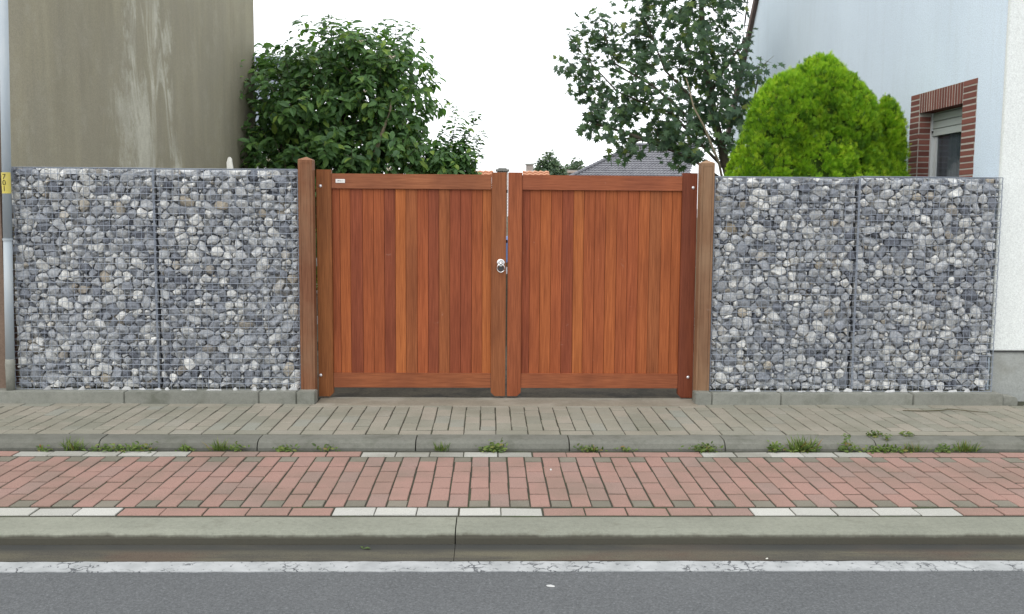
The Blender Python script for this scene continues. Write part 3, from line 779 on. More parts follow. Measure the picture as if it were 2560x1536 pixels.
for (ya, yb2) in ((11.4, 17.05),):
    vb.v = [(XW-.06, ya, zrg(ya)), (XW+.3, ya, zrg(ya)), (XW+.3, yb2, zrg(yb2)), (XW-.06, yb2, zrg(yb2)), (XW-.06, ya, zrg(ya)+.17), (XW+.3, ya, zrg(ya)+.17), (XW+.3, yb2, zrg(yb2)+.17), (XW-.06, yb2, zrg(yb2)+.17)]
    vb.f = [[3,2,1,0],[4,5,6,7],[0,1,5,4],[1,2,6,5],[2,3,7,6],[3,0,4,7]]
vb.obj('roof_verge', M_VERGE, rh)
MB().box((4.187, 7.86, .43), (9.5, 7.90, 8.5)).obj('front_wall', M_WHITEW, rh, bevel=.006)
MB().box((4.205, 7.880, -.05), (9.5, 7.9, .415)).obj('plinth', M_PLINTH, rh)
MB().box((4.196, 7.868, .415), (9.5, 7.9, .431)).obj('drip_rail', M_DARKSTEEL, rh)
MB().box((4.55, 8.07, -.1), (9.5, 16.8, 3)).obj('house_core', M_DARK, rh)
# window
win = MB().box((XW-.004, wy0+.002, wzb+.002), (XW+.28, wy0+.24, wzt-.002)).box((XW-.004, wy1-.20, wzb+.002), (XW+.28, wy1-.002, wzt-.002)).box((XW-.004, wy0+.24, wzt-.19), (XW+.28, wy1-.20, wzt-.002)).obj('window_surround', M_MORTAR, rh)
CH = .0555
nb = int((wzt-wzb)/CH)
for k in range(nb):
    z = wzt-.004-(k+1)*CH
    for (a, b) in ((wy0+.003, wy0+.238), (wy1-.197, wy1-.003)):
        MB().box((XW-.0065+random.gauss(0, .0008), a+random.uniform(-.004, .002), z+.012), (XW+.12, b+random.uniform(-.002, .004), z+CH)).obj('brick', M_BRICK, win, bevel=.002)
    if z+CH < wzt-.2:      # reveal of the far jamb
        MB().box((XW+.004, wy1-.2045, z+.012), (XW+.115, wy1-.1985, z+CH)).obj('reveal_brick', M_BRICK, win)
ns = 17; ya, yb2 = wy0+.243, wy1-.203
for k in range(ns):
    a = ya+(yb2-ya)*k/ns
    MB().box((XW-.0065+random.gauss(0, .0006), a+.006, wzt-.192), (XW+.12, a+(yb2-ya)/ns-.006, wzt-.004)).obj('lintel_brick', M_BRICK, win, bevel=.002)
oy0, oy1 = wy0+.24, wy1-.204
zt_, zs_t = wzt-.196, 2.315
sh = empty('shutter', (XW+.13, (oy0+oy1)/2, zs_t)); sh.parent = rh; sh.location = Vector((XW+.13, (oy0+oy1)/2, zs_t))-Vector(rh.location)
for k in range(4):
    za = zs_t+k*.072
    MB().box((XW+.118, oy0+.01, za+.003), (XW+.134, oy1-.03, za+.070)).obj('shutter_slat', M_SHUT, sh, bevel=.003)
MB().box((XW+.118, oy1-.055, zs_t+.035), (XW+.108, oy1-.035, zs_t+.055)).obj('shutter_stop', M_DARKSTEEL, sh)
MB().box((XW+.110, oy1-.030, wzb), (XW+.18, oy1, zt_)).box((XW+.135, oy0, wzb), (XW+.18, oy0+.05, zs_t)).box((XW+.136, oy1-.09, wzb), (XW+.18, oy1-.031, zs_t)).obj('window_frame', M_FRAME, rh)
MB().box((XW+.150, oy0+.05, wzb), (XW+.154, oy1-.09, zs_t)).obj('window_pane', M_PANE, rh)
v = []; f = []; ncu = 60
for i in range(ncu+1):
    y = oy1-.09-(oy1-oy0-.14)*.42*i/ncu; x = XW+.20+.012*math.sin(i*.9); v += [(x, y, wzb), (x, y, zs_t+.2)]
f = [[2*i, 2*i+2, 2*i+3, 2*i+1] for i in range(ncu)]
link('curtain', mesh_np('curtain', v, f, M_CURT), rh)

# ------------------------------------------------------------------ leaf geometry
def leaf_template(kind, s):
    if kind == 'ovate':        # long leaf with a fold along the midrib and a drooping tip; length along +x, normal +z
        xs = [0, .22, .5, .78, 1.0]; w = [.0, .19, .26, .18, 0]; dz = [0, .03, .02, -.06, -.18]
        V = [(0, 0, 0)]; F_ = []
        for x, ww, d in zip(xs[1:4], w[1:4], dz[1:4]): V += [(x, -ww, d+.07), (x, 0, d), (x, ww, d+.07)]
        V.append((1, 0, dz[4]))
        F_ = [[0, 1, 2], [0, 2, 3], [1, 4, 5, 2], [2, 5, 6, 3], [4, 7, 8, 5], [5, 8, 9, 6], [7, 10, 8], [8, 10, 9]]
    elif kind == 'maple':
        pts = [(0, 0), (.08, .10), (-.04, .46), (.22, .28), (.44, .72), (.46, .27), (.74, .40), (.62, .16), (1.08, 0)]
        full = pts+[(x, -y) for x, y in pts[1:-1][::-1]]
        V = [(.42, 0, 0)]+[(x, y, -.10*(x*x+y*y)-(.05 if i % 2 else 0)) for i, (x, y) in enumerate(full)]
        n = len(full); F_ = [[0, 1+i, 1+(i+1) % n] for i in range(n)]
    elif kind == 'spray':      # flat conifer fan
        V = []; F_ = []
        for a, l in ((-.75, .7), (-.35, .9), (0, 1.0), (.35, .88), (.78, .68)):
            n = len(V); d = (math.cos(a), math.sin(a)); p = (-d[1], d[0]); w = .055
            V += [(0, 0, 0), (d[0]*l*.6+p[0]*w, d[1]*l*.6+p[1]*w, .04), (d[0]*l, d[1]*l, 0), (d[0]*l*.6-p[0]*w, d[1]*l*.6-p[1]*w, .04)]
            F_.append([n, n+1, n+2, n+3])
    elif kind == 'simple':
        V = [(0, 0, 0), (.5, -.3, .04), (1, 0, -.08), (.5, .3, .04)]; F_ = [[0, 1, 2, 3]]
    elif kind == 'blade':
        V = [(0, -.05, 0), (0, .05, 0), (.5, .045, .02), (.5, -.045, .02), (1, 0, -.14)]; F_ = [[0, 1, 2, 3], [3, 2, 4]]
    return np.array(V)*s, F_

def frames(d, up):
    """matrices whose columns are x=d (leaf direction), z≈up"""
    d = d/np.linalg.norm(d, axis=1, keepdims=True)
    y = np.cross(up, d); y /= np.linalg.norm(y, axis=1, keepdims=True)+1e-9
    z = np.cross(d, y); return np.stack([d, y, z], axis=2)

def scatter(name, kind, size, P, D, UP, sizes, mat, parent, individual=0, part='leaf', col=None, label=None, vcol=None):
    V, F_ = leaf_template(kind, size); Mx = frames(D, UP); n = len(P)
    order = np.argsort(P[:, 1]) if individual else np.arange(n)
    ind = order[:individual]; rest = order[individual:]
    if individual:
        me = mesh_np(part, V, F_, mat, np.zeros((len(V), 4)))
        pl = world_loc(parent)
        for i in ind:
            o = bpy.data.objects.new(part, me); COL.objects.link(o); o.parent = parent
            m = Matrix(Mx[i].tolist()).to_4x4(); o.location = Vector(P[i])-pl
            o.rotation_euler = m.to_euler(); o.scale = (sizes[i],)*3
    W = np.einsum('nij,kj->nki', Mx[rest], V)*sizes[rest][:, None, None]+P[rest][:, None, :]
    k = len(V); nr = len(rest)
    idx = [[a+i*k for a in fa] for i in range(nr) for fa in F_]
    r = rng.random(nr) if vcol is None else vcol[rest]
    cols = np.zeros((nr, k, 4)); cols[..., 0] = r[:, None]; cols[..., 3] = 1
    me = mesh_np(name, W.reshape(-1, 3), idx, mat, cols.reshape(-1, 4))
    o = link(name, me, parent, (0, 0, 0)); o['kind'] = 'stuff'
    return o

def in_lobes(lobes, n, shell=.42, clip=None):
    """points inside a union of ellipsoids, denser near the skin; returns points and outward directions"""
    vol = np.array([l[3]*l[4]*l[5] for l in lobes]); pick = rng.choice(len(lobes), n, p=vol/vol.sum())
    L_ = np.array(lobes)[pick]; d = rng.normal(size=(n, 3)); d /= np.linalg.norm(d, axis=1, keepdims=True)
    r = rng.random(n)**shell
    # uneven skin
    P = L_[:, :3]+d*L_[:, 3:6]*r[:, None]
    w = np.array([1+.22*mnoise.noise(Vector(p)*1.7) for p in P]); P = L_[:, :3]+(P-L_[:, :3])*w[:, None]
    if clip is not None: k = clip(P); P = P[k]; d = d[k]
    return P, d

def sprigs(P, d, per, length, droop, spread, upb=.5):
    """leaves set round short shoots"""
    n = len(P); ax = d*1.0+np.array([0, 0, upb])+rng.normal(size=(n, 3))*.35; ax /= np.linalg.norm(ax, axis=1, keepdims=True)
    PP, DD, UU = [], [], []
    for k in range(per):
        t = (k+rng.random(n)*.6)/per
        p = P+ax*(length*t)[:, None]+rng.normal(size=(n, 3))*spread*.15
        side = rng.normal(size=(n, 3)); side -= ax*np.sum(side*ax, axis=1)[:, None]; side /= np.linalg.norm(side, axis=1, keepdims=True)+1e-9
        dr = side+ax*(.25+.5*t)[:, None]+np.array([0, 0, -droop]); PP.append(p); DD.append(dr)
        u = ax*.5+np.array([0, 0, .9])+rng.normal(size=(n, 3))*.35; UU.append(u+np.array([0, -.4, 0]))
    return np.vstack(PP), np.vstack(DD), np.vstack(UU), ax

def stems(P, ax, length, r, name, mat, parent, every=1):
    b = MB()
    for i in range(0, len(P), every): b.tube([P[i], P[i]+ax[i]*length*.5, P[i]+ax[i]*length], [r, r*.8, r*.4], 3, cap=False)
    o = b.obj(name, mat, parent); o['kind'] = 'stuff'; return o

def limb(pts, r0, r1, name, mat, parent):
    n = len(pts); P = []
    for i in range(n-1):
        for t in (0, .33, .66): P.append(Vector(pts[i]).lerp(Vector(pts[i+1]), t)+Vector((mnoise.noise(Vector(pts[i])*3+Vector((t, 0, 0))), mnoise.noise(Vector(pts[i])*5), 0))*.04)
    P.append(Vector(pts[-1])); m = len(P)
    return MB().tube(P, [r0+(r1-r0)*i/(m-1) for i in range(m)], 8).obj(name, mat, parent, smooth=True)

# ------------------------------------------------------------------ magnolia behind the left gabion
mg = empty('magnolia_tree', (-2.7, 16.2, -.03), 'large dark green magnolia with cream blossoms beside the khaki wall', 'tree')
ML = [(-2.6, 16.2, 3.15, 1.22, 1.1, 1.38), (-1.72, 16.0, 3.45, .74, .85, .98), (-3.6, 16.4, 2.9, 1.1, 1.0, 1.25), (-1.95, 15.8, 2.2, .92, .9, .95), (-3.0, 15.8, 1.8, 1.3, .9, .95), (-1.55, 16.1, 2.6, .55, .7, .8), (-2.35, 16.2, 3.9, .75, .7, .70), (-1.5, 16.1, 4.1, .42, .5, .42)]
P, d = in_lobes(ML, 1500, .36, clip=lambda P: (P[:, 0] > -4.6) | (P[:, 1] > 16.6))
PP, DD, UU, ax = sprigs(P, d, 10, .30, .55, .2, .7)
scatter('foliage', 'ovate', .172, PP, DD, UU, rng.uniform(.62, 1.15, len(PP)), M_MAG, mg, individual=300)
stems(P, ax, .30, .006, 'twigs', M_BARK, mg)
limb([(-2.7, 16.2, -.03), (-2.65, 16.2, .9), (-2.5, 16.2, 1.8), (-2.4, 16.1, 3.2), (-2.3, 16.2, 4.1)], .12, .02, 'trunk', M_BARK, mg)
limb([(-2.6, 16.2, 1.2), (-1.95, 15.4, 2.0), (-1.72, 15.2, 2.75), (-1.55, 15.3, 3.3)], .06, .015, 'limb', M_PBARK, mg)
limb([(-2.65, 16.2, .9), (-3.3, 16.0, 2.0), (-3.6, 16.1, 3.2)], .06, .015, 'limb', M_BARK, mg)
limb([(-2.5, 16.2, 1.8), (-1.9, 16.1, 2.8), (-1.6, 16.1, 4.1)], .05, .012, 'limb', M_BARK, mg)
def blossom(x, y, z, r):
    b = MB()
    for k in range(9):
        a = k*2*math.pi/9; e = .25 if k % 2 else .75
        b.add([(x, y, z), (x+r*math.cos(a-.3)*math.cos(e), y+r*math.sin(a-.3)*math.cos(e), z+r*math.sin(e)), (x+1.15*r*math.cos(a)*math.cos(e), y+1.15*r*math.sin(a)*math.cos(e), z+1.2*r*math.sin(e)), (x+r*math.cos(a+.3)*math.cos(e), y+r*math.sin(a+.3)*math.cos(e), z+r*math.sin(e))], [[0, 1, 2, 3]])
    b.obj('blossom', M_FLOWER, mg)
for p in ((-1.50, 14.9, 3.86, .075), (-1.53, 14.6, 2.17, .06), (-1.98, 15.0, 4.12, .05), (-1.9, 14.8, 3.35, .035), (-3.35, 14.7, 2.3, .05)): blossom(*p)

# young magnolia with upright shoots
sb = empty('shrub', (-.62, 15.6, -.03), 'small dark shrub with upright leafy shoots right of the magnolia', 'shrub')
P, d = in_lobes([(-.78, 15.6, 2.05, .36, .35, .52), (-.48, 15.6, 1.9, .28, .3, .40), (-1.0, 15.7, 2.1, .3, .3, .5), (-.6, 15.6, 1.2, .5, .4, .7), (-.72, 15.5, 2.15, .42, .35, .34), (-.55, 15.5, 2.35, .26, .3, .28)], 520, .42)
tips = []
for (a, b2) in (((-.72, 15.6, 2.3), (-.56, 15.6, 3.10)), ((-.6, 15.6, 2.2), (-.25, 15.6, 3.05)), ((-.66, 15.6, 2.2), (-.42, 15.6, 2.85)), ((-.85, 15.6, 2.2), (-.80, 15.6, 2.75)), ((-.5, 15.6, 2.0), (-.22, 15.6, 2.45)), ((-.5, 15.6, 2.1), (-.16, 15.6, 2.75))):
    limb([(-.62, 15.6, 1.0), a, b2], .014, .004, 'shoot', M_BARK, sb)
    for t in np.linspace(0, 1, 8): tips.append(np.array(a)*(1-t)+np.array(b2)*t)
T = np.array(tips)+rng.normal(size=(len(tips), 3))*.02
P = np.vstack([P, T]); d = np.vstack([d, np.tile([0.2, -.1, .9], (len(T), 1))])
PP, DD, UU, ax = sprigs(P, d, 8, .16, .45, .1, .8)
scatter('foliage', 'ovate', .14, PP, DD, UU, rng.uniform(.6, 1.1, len(PP)), M_MAG, sb, individual=120)

# ------------------------------------------------------------------ maple in front of the blue wall
mp = empty('maple_tree', (3.35, 14.2, -.03), 'tall open maple with lobed leaves rising beside the pale blue wall', 'tree')
MPL = [(2.95, 14.1, 3.75, .82, .8, 1.0), (2.85, 14.1, 4.9, .80, .8, .9), (3.62, 13.9, 3.2, .45, .7, .80), (2.75, 14.0, 2.55, .62, .5, .30), (2.35, 14.1, 2.85, .62, .6, .48), (3.05, 14.1, 2.75, .62, .6, .55),
       (1.82, 14, 3.25, .40, .4, .42), (1.75, 14, 2.72, .30, .4, .28), (2.15, 14, 3.9, .30, .4, .40), (2.15, 14, 4.65, .28, .3, .40), (1.62, 14, 3.95, .20, .25, .42), (1.55, 14, 4.15, .09, .1, .14), (1.25, 14, 3.62, .16, .2, .42), (1.08, 14, 4.05, .09, .1, .13), (1.42, 14, 3.05, .12, .2, .30), (1.36, 14, 2.95, .15, .15, .12)]
vols = np.array([l[3]*l[4]*l[5] for l in MPL])
clipf = lambda P: (P[:, 0] < 4.08-.55*np.clip(P[:, 2]-3.8, 0, 2)) & (P[:, 2] > 2.32)
Pa, da = in_lobes(MPL[:6], 490, .5, clipf); Pb, db = in_lobes(MPL[6:10], 96, .6, clipf)
Pc_, dc_ = [], []
for l in MPL[10:]:
    a, b2 = in_lobes([l], max(4, int(125*l[3]*l[5]*2)), .6); Pc_.append(a); dc_.append(b2)
P = np.vstack([Pa, Pb]+Pc_); d = np.vstack([da, db]+dc_)
PP, DD, UU, ax = sprigs(P, d, 7, .22, .75, .35, .5)
UU = UU+np.array([0, -.9, 0])
kk = PP[:, 0] < 4.14; PP, DD, UU = PP[kk], DD[kk], UU[kk]
scatter('foliage', 'maple', .112, PP, DD, UU, rng.uniform(.6, 1.15, len(PP)), M_MAPLE, mp, individual=300)
stems(P, ax, .22, .0045, 'twigs', M_BARK, mp)
limb([(3.35, 14.2, -.03), (3.4, 14.2, 1.0), (3.5, 14.2, 2.1), (3.3, 14.2, 2.9), (3.05, 14.1, 4.0), (2.95, 14.1, 5.2)], .10, .025, 'trunk', M_BARK, mp)
limb([(3.45, 14.1, 1.7), (3.12, 13.2, 2.25), (2.78, 13.2, 3.0), (2.66, 13.3, 3.4)], .022, .007, 'limb', M_PBARK, mp)
for pts in ([(3.5, 14.2, 2.0), (2.9, 14, 2.35), (2.3, 14, 2.6), (1.6, 14, 2.65)], [(3.45, 14.2, 2.2), (2.6, 14, 3.0), (1.8, 14, 3.3), (1.15, 14, 4.0)], [(3.3, 14.2, 2.9), (2.5, 14, 3.6), (2.1, 14, 4.5)],
            [(3.3, 14.2, 2.6), (2.3, 14, 3.4), (1.75, 14, 3.7), (1.58, 14, 4.2)], [(3.5, 14.2, 2.1), (3.8, 14, 2.9), (3.85, 13.9, 3.8)], [(3.2, 14.2, 3.3), (3.6, 14, 4.0), (3.7, 14, 4.9)], [(3.4, 14.2, 1.9), (3.9, 13.9, 2.2), (3.95, 13.8, 2.8)], [(2.3, 14, 2.6), (1.5, 14, 2.85), (1.3, 14, 3.0)]):
    limb(pts, .026, .005, 'limb', M_BARK, mp)

# ------------------------------------------------------------------ golden conifer
th = empty('conifer', (3.1, 9.35, -.03), 'bright yellow green conifer bush behind the right gabion wall', 'conifer')
TL = [(3.15, 9.30, 2.45, .33, .42, .57), (2.89, 9.30, 2.32, .40, .45, .55), (3.34, 9.30, 2.30, .34, .45, .55), (3.12, 9.30, 1.9, .62, .50, .80), (2.72, 9.28, 1.75, .44, .45, .72), (2.60, 9.28, 1.45, .36, .4, .55), (3.48, 9.33, 1.75, .34, .45, .72), (3.83, 9.38, 2.17, .145, .22, .46), (3.78, 9.36, 1.5, .25, .35, .80), (3.2, 9.2, 1.2, .85, .6, 1.0)]
def lobeval(p):
    return min(sum(((p[i]-l[i])/l[i+3])**2 for i in range(3)) for l in TL)
puffs = []; tries = 0
while len(puffs) < 900 and tries < 60000:
    tries += 1; l = random.choice(TL); dd = Vector((random.gauss(0, 1), random.gauss(-.5, 1), random.gauss(.35, 1))).normalized()
    p = np.array([l[i]+dd[i]*l[i+3]*.93 for i in range(3)])
    if p[2] < 1.2 or p[0] > 4.12 or lobeval(p) < .80: continue
    if any(np.sum((p-q[0])**2*[1, 1, .45]) < .044**2 for q in puffs): continue
    puffs.append((p, np.array(dd), random.uniform(.035, .085)))
PP = []; DD = []; UU = []; SS = []; VC = []
for p, dd, r in puffs:
    n = 84; e = rng.normal(size=(n, 3)); e /= np.linalg.norm(e, axis=1, keepdims=True)
    e = e+dd*.75+np.array([0, -.1, .55]); e /= np.linalg.norm(e, axis=1, keepdims=True)
    rr = rng.random(n)**.5
    q = e*np.array([r*.9, r*.9, r*1.45])*rr[:, None]*.85; q[:, :2] *= np.clip(1.1-q[:, 2:3]/(r*1.9), .35, 1.15)
    q += rng.normal(size=q.shape)*.011; PP.append(p+q); DD.append(e*.55+dd*.3+np.array([0, -.05, .75])+rng.normal(size=(n, 3))*.42)
    UU.append(rng.normal(size=(n, 3))+dd*.8); SS.append(rng.uniform(.55, 1.5, n))
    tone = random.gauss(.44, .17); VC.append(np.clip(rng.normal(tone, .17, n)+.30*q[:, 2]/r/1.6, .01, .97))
Pi, di = in_lobes(TL, 15000, .10, clip=lambda P: P[:, 2] > 1.3)
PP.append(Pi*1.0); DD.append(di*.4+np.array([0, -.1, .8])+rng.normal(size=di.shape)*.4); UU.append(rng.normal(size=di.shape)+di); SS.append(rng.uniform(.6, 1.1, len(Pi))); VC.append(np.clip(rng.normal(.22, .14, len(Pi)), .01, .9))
PP, DD, UU, SS, VC = (np.vstack(PP), np.vstack(DD), np.vstack(UU), np.concatenate(SS), np.concatenate(VC))
# the spray colour is stored straight in the attribute
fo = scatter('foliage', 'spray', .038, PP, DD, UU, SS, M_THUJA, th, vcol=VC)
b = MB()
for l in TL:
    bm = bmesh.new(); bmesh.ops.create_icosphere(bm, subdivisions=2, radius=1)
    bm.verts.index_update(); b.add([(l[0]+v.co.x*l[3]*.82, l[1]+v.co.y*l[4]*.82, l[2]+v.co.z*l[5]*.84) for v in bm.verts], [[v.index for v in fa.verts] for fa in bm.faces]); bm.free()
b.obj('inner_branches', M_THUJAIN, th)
MB().tube([(3.1, 9.35, -.03), (3.12, 9.35, 1.2)], [.07, .04], 8).obj('trunk', M_BARK, th)

# ------------------------------------------------------------------ things beyond the gate
pil = empty('brick_pillar', (.24, 20, 0), 'pale brick pillar with flat grey cap peeking over the middle of the gate', 'pillar')
zz = 0; i_ = 0
MB().box((.135, 19.895, -.02), (.345, 20.10, 2.40)).obj('core', M_MORTAR, pil)
while zz < 2.36:
    for (a, b2) in (((.130, .236), (.244, .35)) if i_ % 2 else ((.130, .35),)):
        MB().box((a, 19.89, zz), (b2, 20.105, zz+.055)).obj('brick', M_PBRICK, pil)
    zz += .065; i_ += 1
MB().box((.10, 19.86, 2.405), (.38, 20.14, 2.45)).obj('cap', M_CAP, pil, bevel=.006)
MB().box((.15, 19.91, 2.45), (.33, 20.09, 2.475)).obj('cap_top', M_CAP, pil, bevel=.006)
bl = MB().tube([(.22, 11.6, .96), (.22, 11.6, 1.22), (.22, 11.6, 1.27)], [.16, .17, .13], 18).obj('blue_barrel', M_BLUEP, smooth=False)
tag(bl, 'strip of blue plastic barrel seen through the slit between the gate leaves', 'barrel')
sd_ = MB().box((.0, 11.4, -.02), (.44, 11.8, .955)).obj('wooden_stand', M_BARK)
tag(sd_, 'dark wooden block under the blue barrel behind the gate slit', 'stand')

# hedge and dark slate house behind the magnolia
hd = empty('hedge', (-3.0, 18.5, -.03), 'dark hedge glimpsed through the bottom of the magnolia', 'hedge')
P, d = in_lobes([(-4.2, 18.5, 1.0, 1.0, .5, 1.3), (-3.0, 18.5, 1.0, 1.1, .5, 1.25), (-1.9, 18.5, .9, .9, .5, 1.2)], 700, .35)
PP, DD, UU, ax = sprigs(P, d, 8, .2, .3, .3, .5)
scatter('foliage', 'simple', .13, PP, DD, UU, rng.uniform(.7, 1.2, len(PP)), M_MAG, hd)
gh = empty('house', (-9, 34, 0), 'distant house with blue grey slate roof glimpsed between khaki wall and magnolia', 'house')
MB().box((-16, 34, -.05), (-7.2, 44, 4.3)).obj('wall', M_WHITEW, gh)
b = MB(); b.v = [(-16.3, 33.6, 4.25), (-7.0, 33.6, 4.25), (-7.9, 38.5, 7.6), (-15.5, 38.5, 7.6), (-16.3, 44, 4.25), (-7.0, 44, 4.25)]; b.f = [[0, 1, 2, 3], [1, 5, 2], [0, 3, 4], [3, 2, 5, 4], [0, 4, 5, 1]]
b.obj('roof', M_DSLATE, gh)

# grey tiled hip roof house
hr = empty('house', (10, 58, 0), 'distant house with grey pantiled hip roof left of the maple', 'house')
MB().box((4.6, 55.6, -.05), (10.6, 63, 3.35)).obj('wall', M_WHITEW, hr)
def tiled(name, c0, eu, en, rowlen, nrow, pitch, u_lo, u_hi, mat, parent, tw=.2):
    """pantiles on a slope: eu along the eave, en up the slope; u_lo(row), u_hi(row) bound each course"""
    c0, eu, en = Vector(c0), Vector(eu).normalized(), Vector(en).normalized(); nn = eu.cross(en).normalized()
    if nn.z < 0: nn = -nn
    b = MB()
    for r in range(nrow):
        a, bb = u_lo(r), u_hi(r)
        if bb-a < .05: continue
        m = max(2, int((bb-a)/tw*5)); v = []
        for i in range(m+1):
            u = a+(bb-a)*i/m; w = .022*math.sin(2*math.pi*u/tw)+.008*math.sin(4*math.pi*u/tw)
            lo = c0+eu*u+en*(r*rowlen)+nn*(w+.045); up_ = c0+eu*u+en*((r+1.05)*rowlen)+nn*(w+.0)
            v += [lo, up_, lo-nn*.05]
        b.add(v, [[3*i, 3*i+3, 3*i+4, 3*i+1] for i in range(m)]+[[3*i+2, 3*i+5, 3*i+3, 3*i] for i in range(m)])
    return b.obj(name, mat, parent)
# front slope: eave at y 55, z 3.2 ; apex about (8.3, 60, 5.6)
sl_ = math.atan2(2.65, 4.6); rl = .295; nr_ = int(math.hypot(2.65, 4.6)/rl)
xe = 3.35
def ulo(r): return (r*rl*math.cos(sl_))*1.18       # the hip comes in from the left
tiled('roof_tiles', (xe, 54.6, 3.05), (1, 0, 0), (0, math.cos(sl_), math.sin(sl_)), rl, nr_+1, 0, ulo, lambda r: 7.75+r*rl*.30, M_SLATE, hr)
b = MB(); b.v = [(xe, 54.7, 2.98), (11.0, 54.7, 2.98), (12.2, 59.2, 5.58), (xe+5.4, 59.2, 5.58), (xe, 64, 2.98), (11.0, 64, 2.98)]
b.f = [[0, 1, 2, 3], [0, 3, 4], [3, 2, 5, 4], [1, 5, 2], [0, 4, 5, 1]]; b.obj('roof', M_SLATE, hr)
hp = MB(); A, B = Vector((xe, 54.6, 3.12)), Vector((xe+5.4, 59.2, 5.80))
for i in range(22): hp.tube([A.lerp(B, i/22), A.lerp(B, (i+1.1)/22)+Vector((0, 0, -.02))], [.10, .085], 8)
hp.obj('hip_tiles', M_SLATE, hr); MB().tube([B, B+Vector((4, 0, 0))], .1, 8).obj('ridge_tiles', M_SLATE, hr)
# low orange roof, left and right of the pillar
def lowroof(x0, x1, label, y=40, ze=3.03, zr=3.27):
    r_ = empty('outbuilding', ((x0+x1)/2, y+1, 0), label, 'outbuilding', 'far outbuildings with orange roofs')
    MB().box((x0+.1, y+.2, -.05), (x1-.1, y+2.4, ze)).obj('wall', M_PBRICK, r_)
    tiled('roof', (x0, y, ze), (1, 0, 0), (0, .94, .34), .30, 3, 0, lambda r: 0, lambda r: x1-x0, M_OTILE, r_, .24)
lowroof(1.33, 2.45, 'low orange tiled roof between the grey pillar and far tree')
lowroof(-.75, .10, 'low orange tiled roof left of the brick pillar behind the gate')
# chimney
ch = empty('chimney', (1.8, 45, 0), 'pale square chimney rising over the orange roof', 'chimney')
MB().box((1.64, 44.85, -.03), (1.96, 45.15, 3.80)).obj('stack', M_CHIM, ch)
MB().box((1.60, 44.81, 3.80), (2.00, 45.19, 3.86)).obj('cap', M_CAP, ch)
MB().box((1.62, 44.83, 3.45), (1.98, 44.849, 3.52)).obj('flashing', M_FRAME, ch)
# weathered roof further right
wr = empty('house', (7.2, 72, 0), 'far house with dull brown roof between the distant trees', 'house')
MB().box((5.0, 72, -.05), (9, 78, 4.7)).obj('wall', M_PBRICK, wr)
b = MB(); b.v = [(4.9, 71.8, 4.6), (9.1, 71.8, 4.6), (9.1, 75, 5.0), (4.9, 75, 5.0)]; b.f = [[0, 1, 2, 3]]; b.obj('roof', M_GTILE, wr)
def far_tree(x, y, lobes, n, label, size=.3):
    t = empty('tree', (x, y, -.03), label, 'tree', 'distant trees above the gate')
    P, d = in_lobes(lobes, n, .4); PP, DD, UU, ax = sprigs(P, d, 6, .35, .4, .4, .4)
    scatter('crown', 'simple', size, PP, DD, UU, rng.uniform(.6, 1.2, len(PP)), M_FARLEAF, t)
    MB().tube([(x, y, -.03), (x, y, lobes[0][2])], [.2, .08], 6).obj('trunk', M_BARK, t)
far_tree(4.2, 70, [(4.25, 70, 5.0, .55, .6, .85), (3.75, 70, 4.6, .6, .6, .7), (4.75, 70, 4.4, .55, .6, .65), (5.2, 70, 4.1, .4, .5, .4), (4.2, 70, 3.6, 1.2, .8, .8)], 620, 'round distant tree just right of the pale chimney')
far_tree(6.15, 75, [(6.5, 75, 4.9, .55, .6, .6), (6.5, 75, 5.3, .25, .3, .3), (6.2, 75, 4.5, .7, .6, .5)], 230, 'smaller distant tree behind the dull brown roof')
far_tree(-.9, 75, [(-1.1, 75, 3.55, .5, .5, .45), (-.55, 75, 3.4, .3, .5, .35), (-.2, 75, 3.4, .25, .5, .4)], 130, 'low pointed distant treetops left of the brick pillar', .22)

# ------------------------------------------------------------------ small things
b = MB(); b.prism([(-2.222, 1.70), (-2.150, 1.70), (-2.186, 1.985), (-2.200, 2.000), (-2.214, 1.994), (-2.219, 1.975), (-2.226, 1.955)], 8.22, 8.245)
o = b.obj('wooden_stake', M_POSTW); tag(o, 'weathered white wooden stake poking up behind the left gabion', 'stake')
def weed(kind, x, y, z, w, h, n, label, seed):
    r = np.random.default_rng(seed)
    P = np.stack([x+r.normal(0, w*.27, n), y+r.normal(0, .010, n)-.008, z+np.zeros(n)], 1)
    if kind == 'grass_tuft':
        D_ = np.stack([r.normal(0, .45, n)+(P[:, 0]-x)/w, r.normal(-.25, .3, n), np.abs(r.normal(1, .3, n))], 1); s = r.uniform(.5, 1.1, n)*h; tk = 'blade'
        V, F_ = leaf_template('blade', 1.0); V[:, 1] *= .8
    else:
        P[:, 2] += np.abs(r.normal(0, h*.40, n)); P[:, 1] += r.normal(0, .02, n)-.01
        D_ = np.stack([r.normal(0, 1, n), r.normal(-.6, .6, n), r.normal(.45, .45, n)], 1); s = r.uniform(.018, .040, n); V, F_ = leaf_template('ovate', 1.0); V[:, 1] *= .9
    U = r.normal(size=(n, 3))*.3+[0, -.5, .8]; Mx = frames(D_, U)
    W = np.einsum('nij,kj->nki', Mx, V)*s[:, None, None]+P[:, None, :]-np.array([x, y, z]); k = len(V)
    cols = np.zeros((n, k, 4)); cols[..., 0] = r.random(n)[:, None]
    me = mesh_np(kind, W.reshape(-1, 3), [[a+i*k for a in fa] for i in range(n) for fa in F_], M_WEED, cols.reshape(-1, 4))
    o = bpy.data.objects.new(kind, me); COL.objects.link(o); o.location = (x, y, z); tag(o, label, 'weed' if kind != 'grass_tuft' else 'grass', 'weeds in the joint below the pavement kerb'); return o
YW, ZW = 6.405, -.064
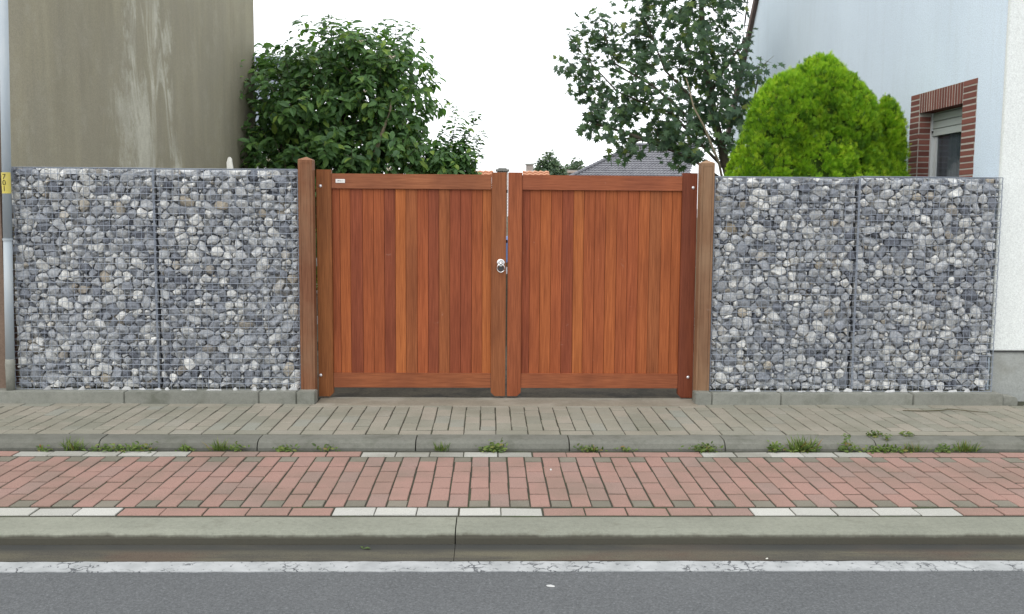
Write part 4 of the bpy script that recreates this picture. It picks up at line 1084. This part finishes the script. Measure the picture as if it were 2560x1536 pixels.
wl = [('grass_tuft', -2.80, .12, .10, 60, 'grass tuft growing at the kerb near the left edge of the picture'),
      ('weed', -2.52, .30, .045, 110, 'flat weed mat at the kerb joint left of centre left'),
      ('weed', -2.33, .16, .05, 60, 'small weed patch right of the kerb joint under the left gabion'),
      ('weed', -2.98, .10, .025, 26, 'tiny weed at the left end of the kerb'),
      ('weed', -2.05, .12, .035, 40, 'low weed under the left gabion seam'),
      ('grass_tuft', -1.82, .10, .095, 42, 'thin reddish grass tuft under the left gabion'),
      ('weed', -1.70, .10, .06, 40, 'bright green seedling with reddish leaves beside the thin tuft'),
      ('weed', -1.38, .10, .035, 60, 'low pale weeds below the left gate post'),
      ('weed', -1.12, .12, .03, 30, 'sparse weeds below the left gate leaf'),
      ('grass_tuft', -.33, .08, .075, 46, 'dry brownish tuft below the gate, left of the green weed'),
      ('weed', .03, .17, .055, 150, 'dense round green weed below the middle of the gate'),
      ('weed', .68, .16, .04, 70, 'greyish weed patch right of the middle kerb joint'),
      ('weed', .93, .10, .03, 28, 'tiny weed below the right gate leaf'),
      ('weed', 1.46, .18, .05, 120, 'bright green weed below the right gate post'),
      ('weed', 1.95, .08, .06, 70, 'leafy weed left of the tall tuft under the right gabion'),
      ('grass_tuft', 2.14, .16, .12, 100, 'tall mixed tuft under the right gabion'),
      ('weed', 2.16, .2, .06, 90, 'spreading weed round the foot of the tall tuft'),
      ('weed', 2.44, .12, .10, 80, 'upright weed climbing the kerb face under the outer right gabion'),
      ('weed', 2.68, .28, .04, 150, 'long low weed mat right of the upright weed'),
      ('grass_tuft', 2.90, .18, .07, 90, 'fine grass at the right end of the weed mat'),
      ('weed', 3.12, .14, .045, 60, 'small weeds near the right edge of the picture'),
      ('grass_tuft', 3.27, .14, .09, 70, 'soft grass tuft at the far right edge')]
for i, (k, x, w, h_, n, lab) in enumerate(wl): weed(k, x, YW, ZW, w, h_, n, lab, 100+i)
for x, y, z, w, h_, n, lab in ((2.70, 6.60, .0, .08, .03, 50, 'weed on top of the kerb above the joint crack'), (2.95, 6.62, .0, .06, .02, 26, 'small weed between the pavement edge bricks'), (2.76, 6.50, -.005, .03, .05, 18, 'single weed hanging over the kerb joint')):
    weed('weed', x, y, z, w, h_, n, lab, int(x*100))
# twig on the pavement, litter and chips
pts = [(3.28, 7.44, .006), (3.42, 7.40, .010), (3.56, 7.41, .012), (3.68, 7.47, .012), (3.80, 7.42, .008), (3.93, 7.37, .005)]
o = MB().tube(pts, [.003, .004, .004, .0035, .003, .0015], 6).obj('twig', M_TWIG); tag(o, 'thin dry twig lying across the grey pavement at the right', 'twig')
def chip(name, x, y, z, s, mat, lab, cat):
    me = random.choice(pm).copy(); me.materials.clear(); me.materials.append(mat)
    o = link(name, me, None, (x, y, z), (0, 0, random.random()*3)); o.scale = (s, s*1.3, s*.7); tag(o, lab, cat)
chip('white_pebble', .387, 5.916, -.064, .45, M_CHIP, 'tiny white pebble on the red cycle path', 'pebble')
chip('white_scrap', .281, 4.22, -.1445, .55, M_CHIP, 'small white scrap lying on the asphalt', 'litter')
chip('pale_pebble', 1.37, 4.56, -.1425, .28, M_POSTW, 'pale pebble in the gutter beside the white line', 'pebble')
chip('dust_clump', 4.40, 7.66, .0, .8, M_CHIP, 'small pale chip by the broken edging block', 'pebble')
o = MB().add([(0, 0, 0), (.03, -.008, .006), (.045, .0, .002), (.025, .010, .008)], [[0, 1, 2, 3]]).add([(0, 0, 0), (-.012, .02, .008), (.004, .022, .004)], [[0, 1, 2]])
o = o.obj('fallen_leaf', M_WEED); o.location = (-.62, 4.70, -.139); tag(o, 'small green fallen leaf in the gutter', 'leaf')
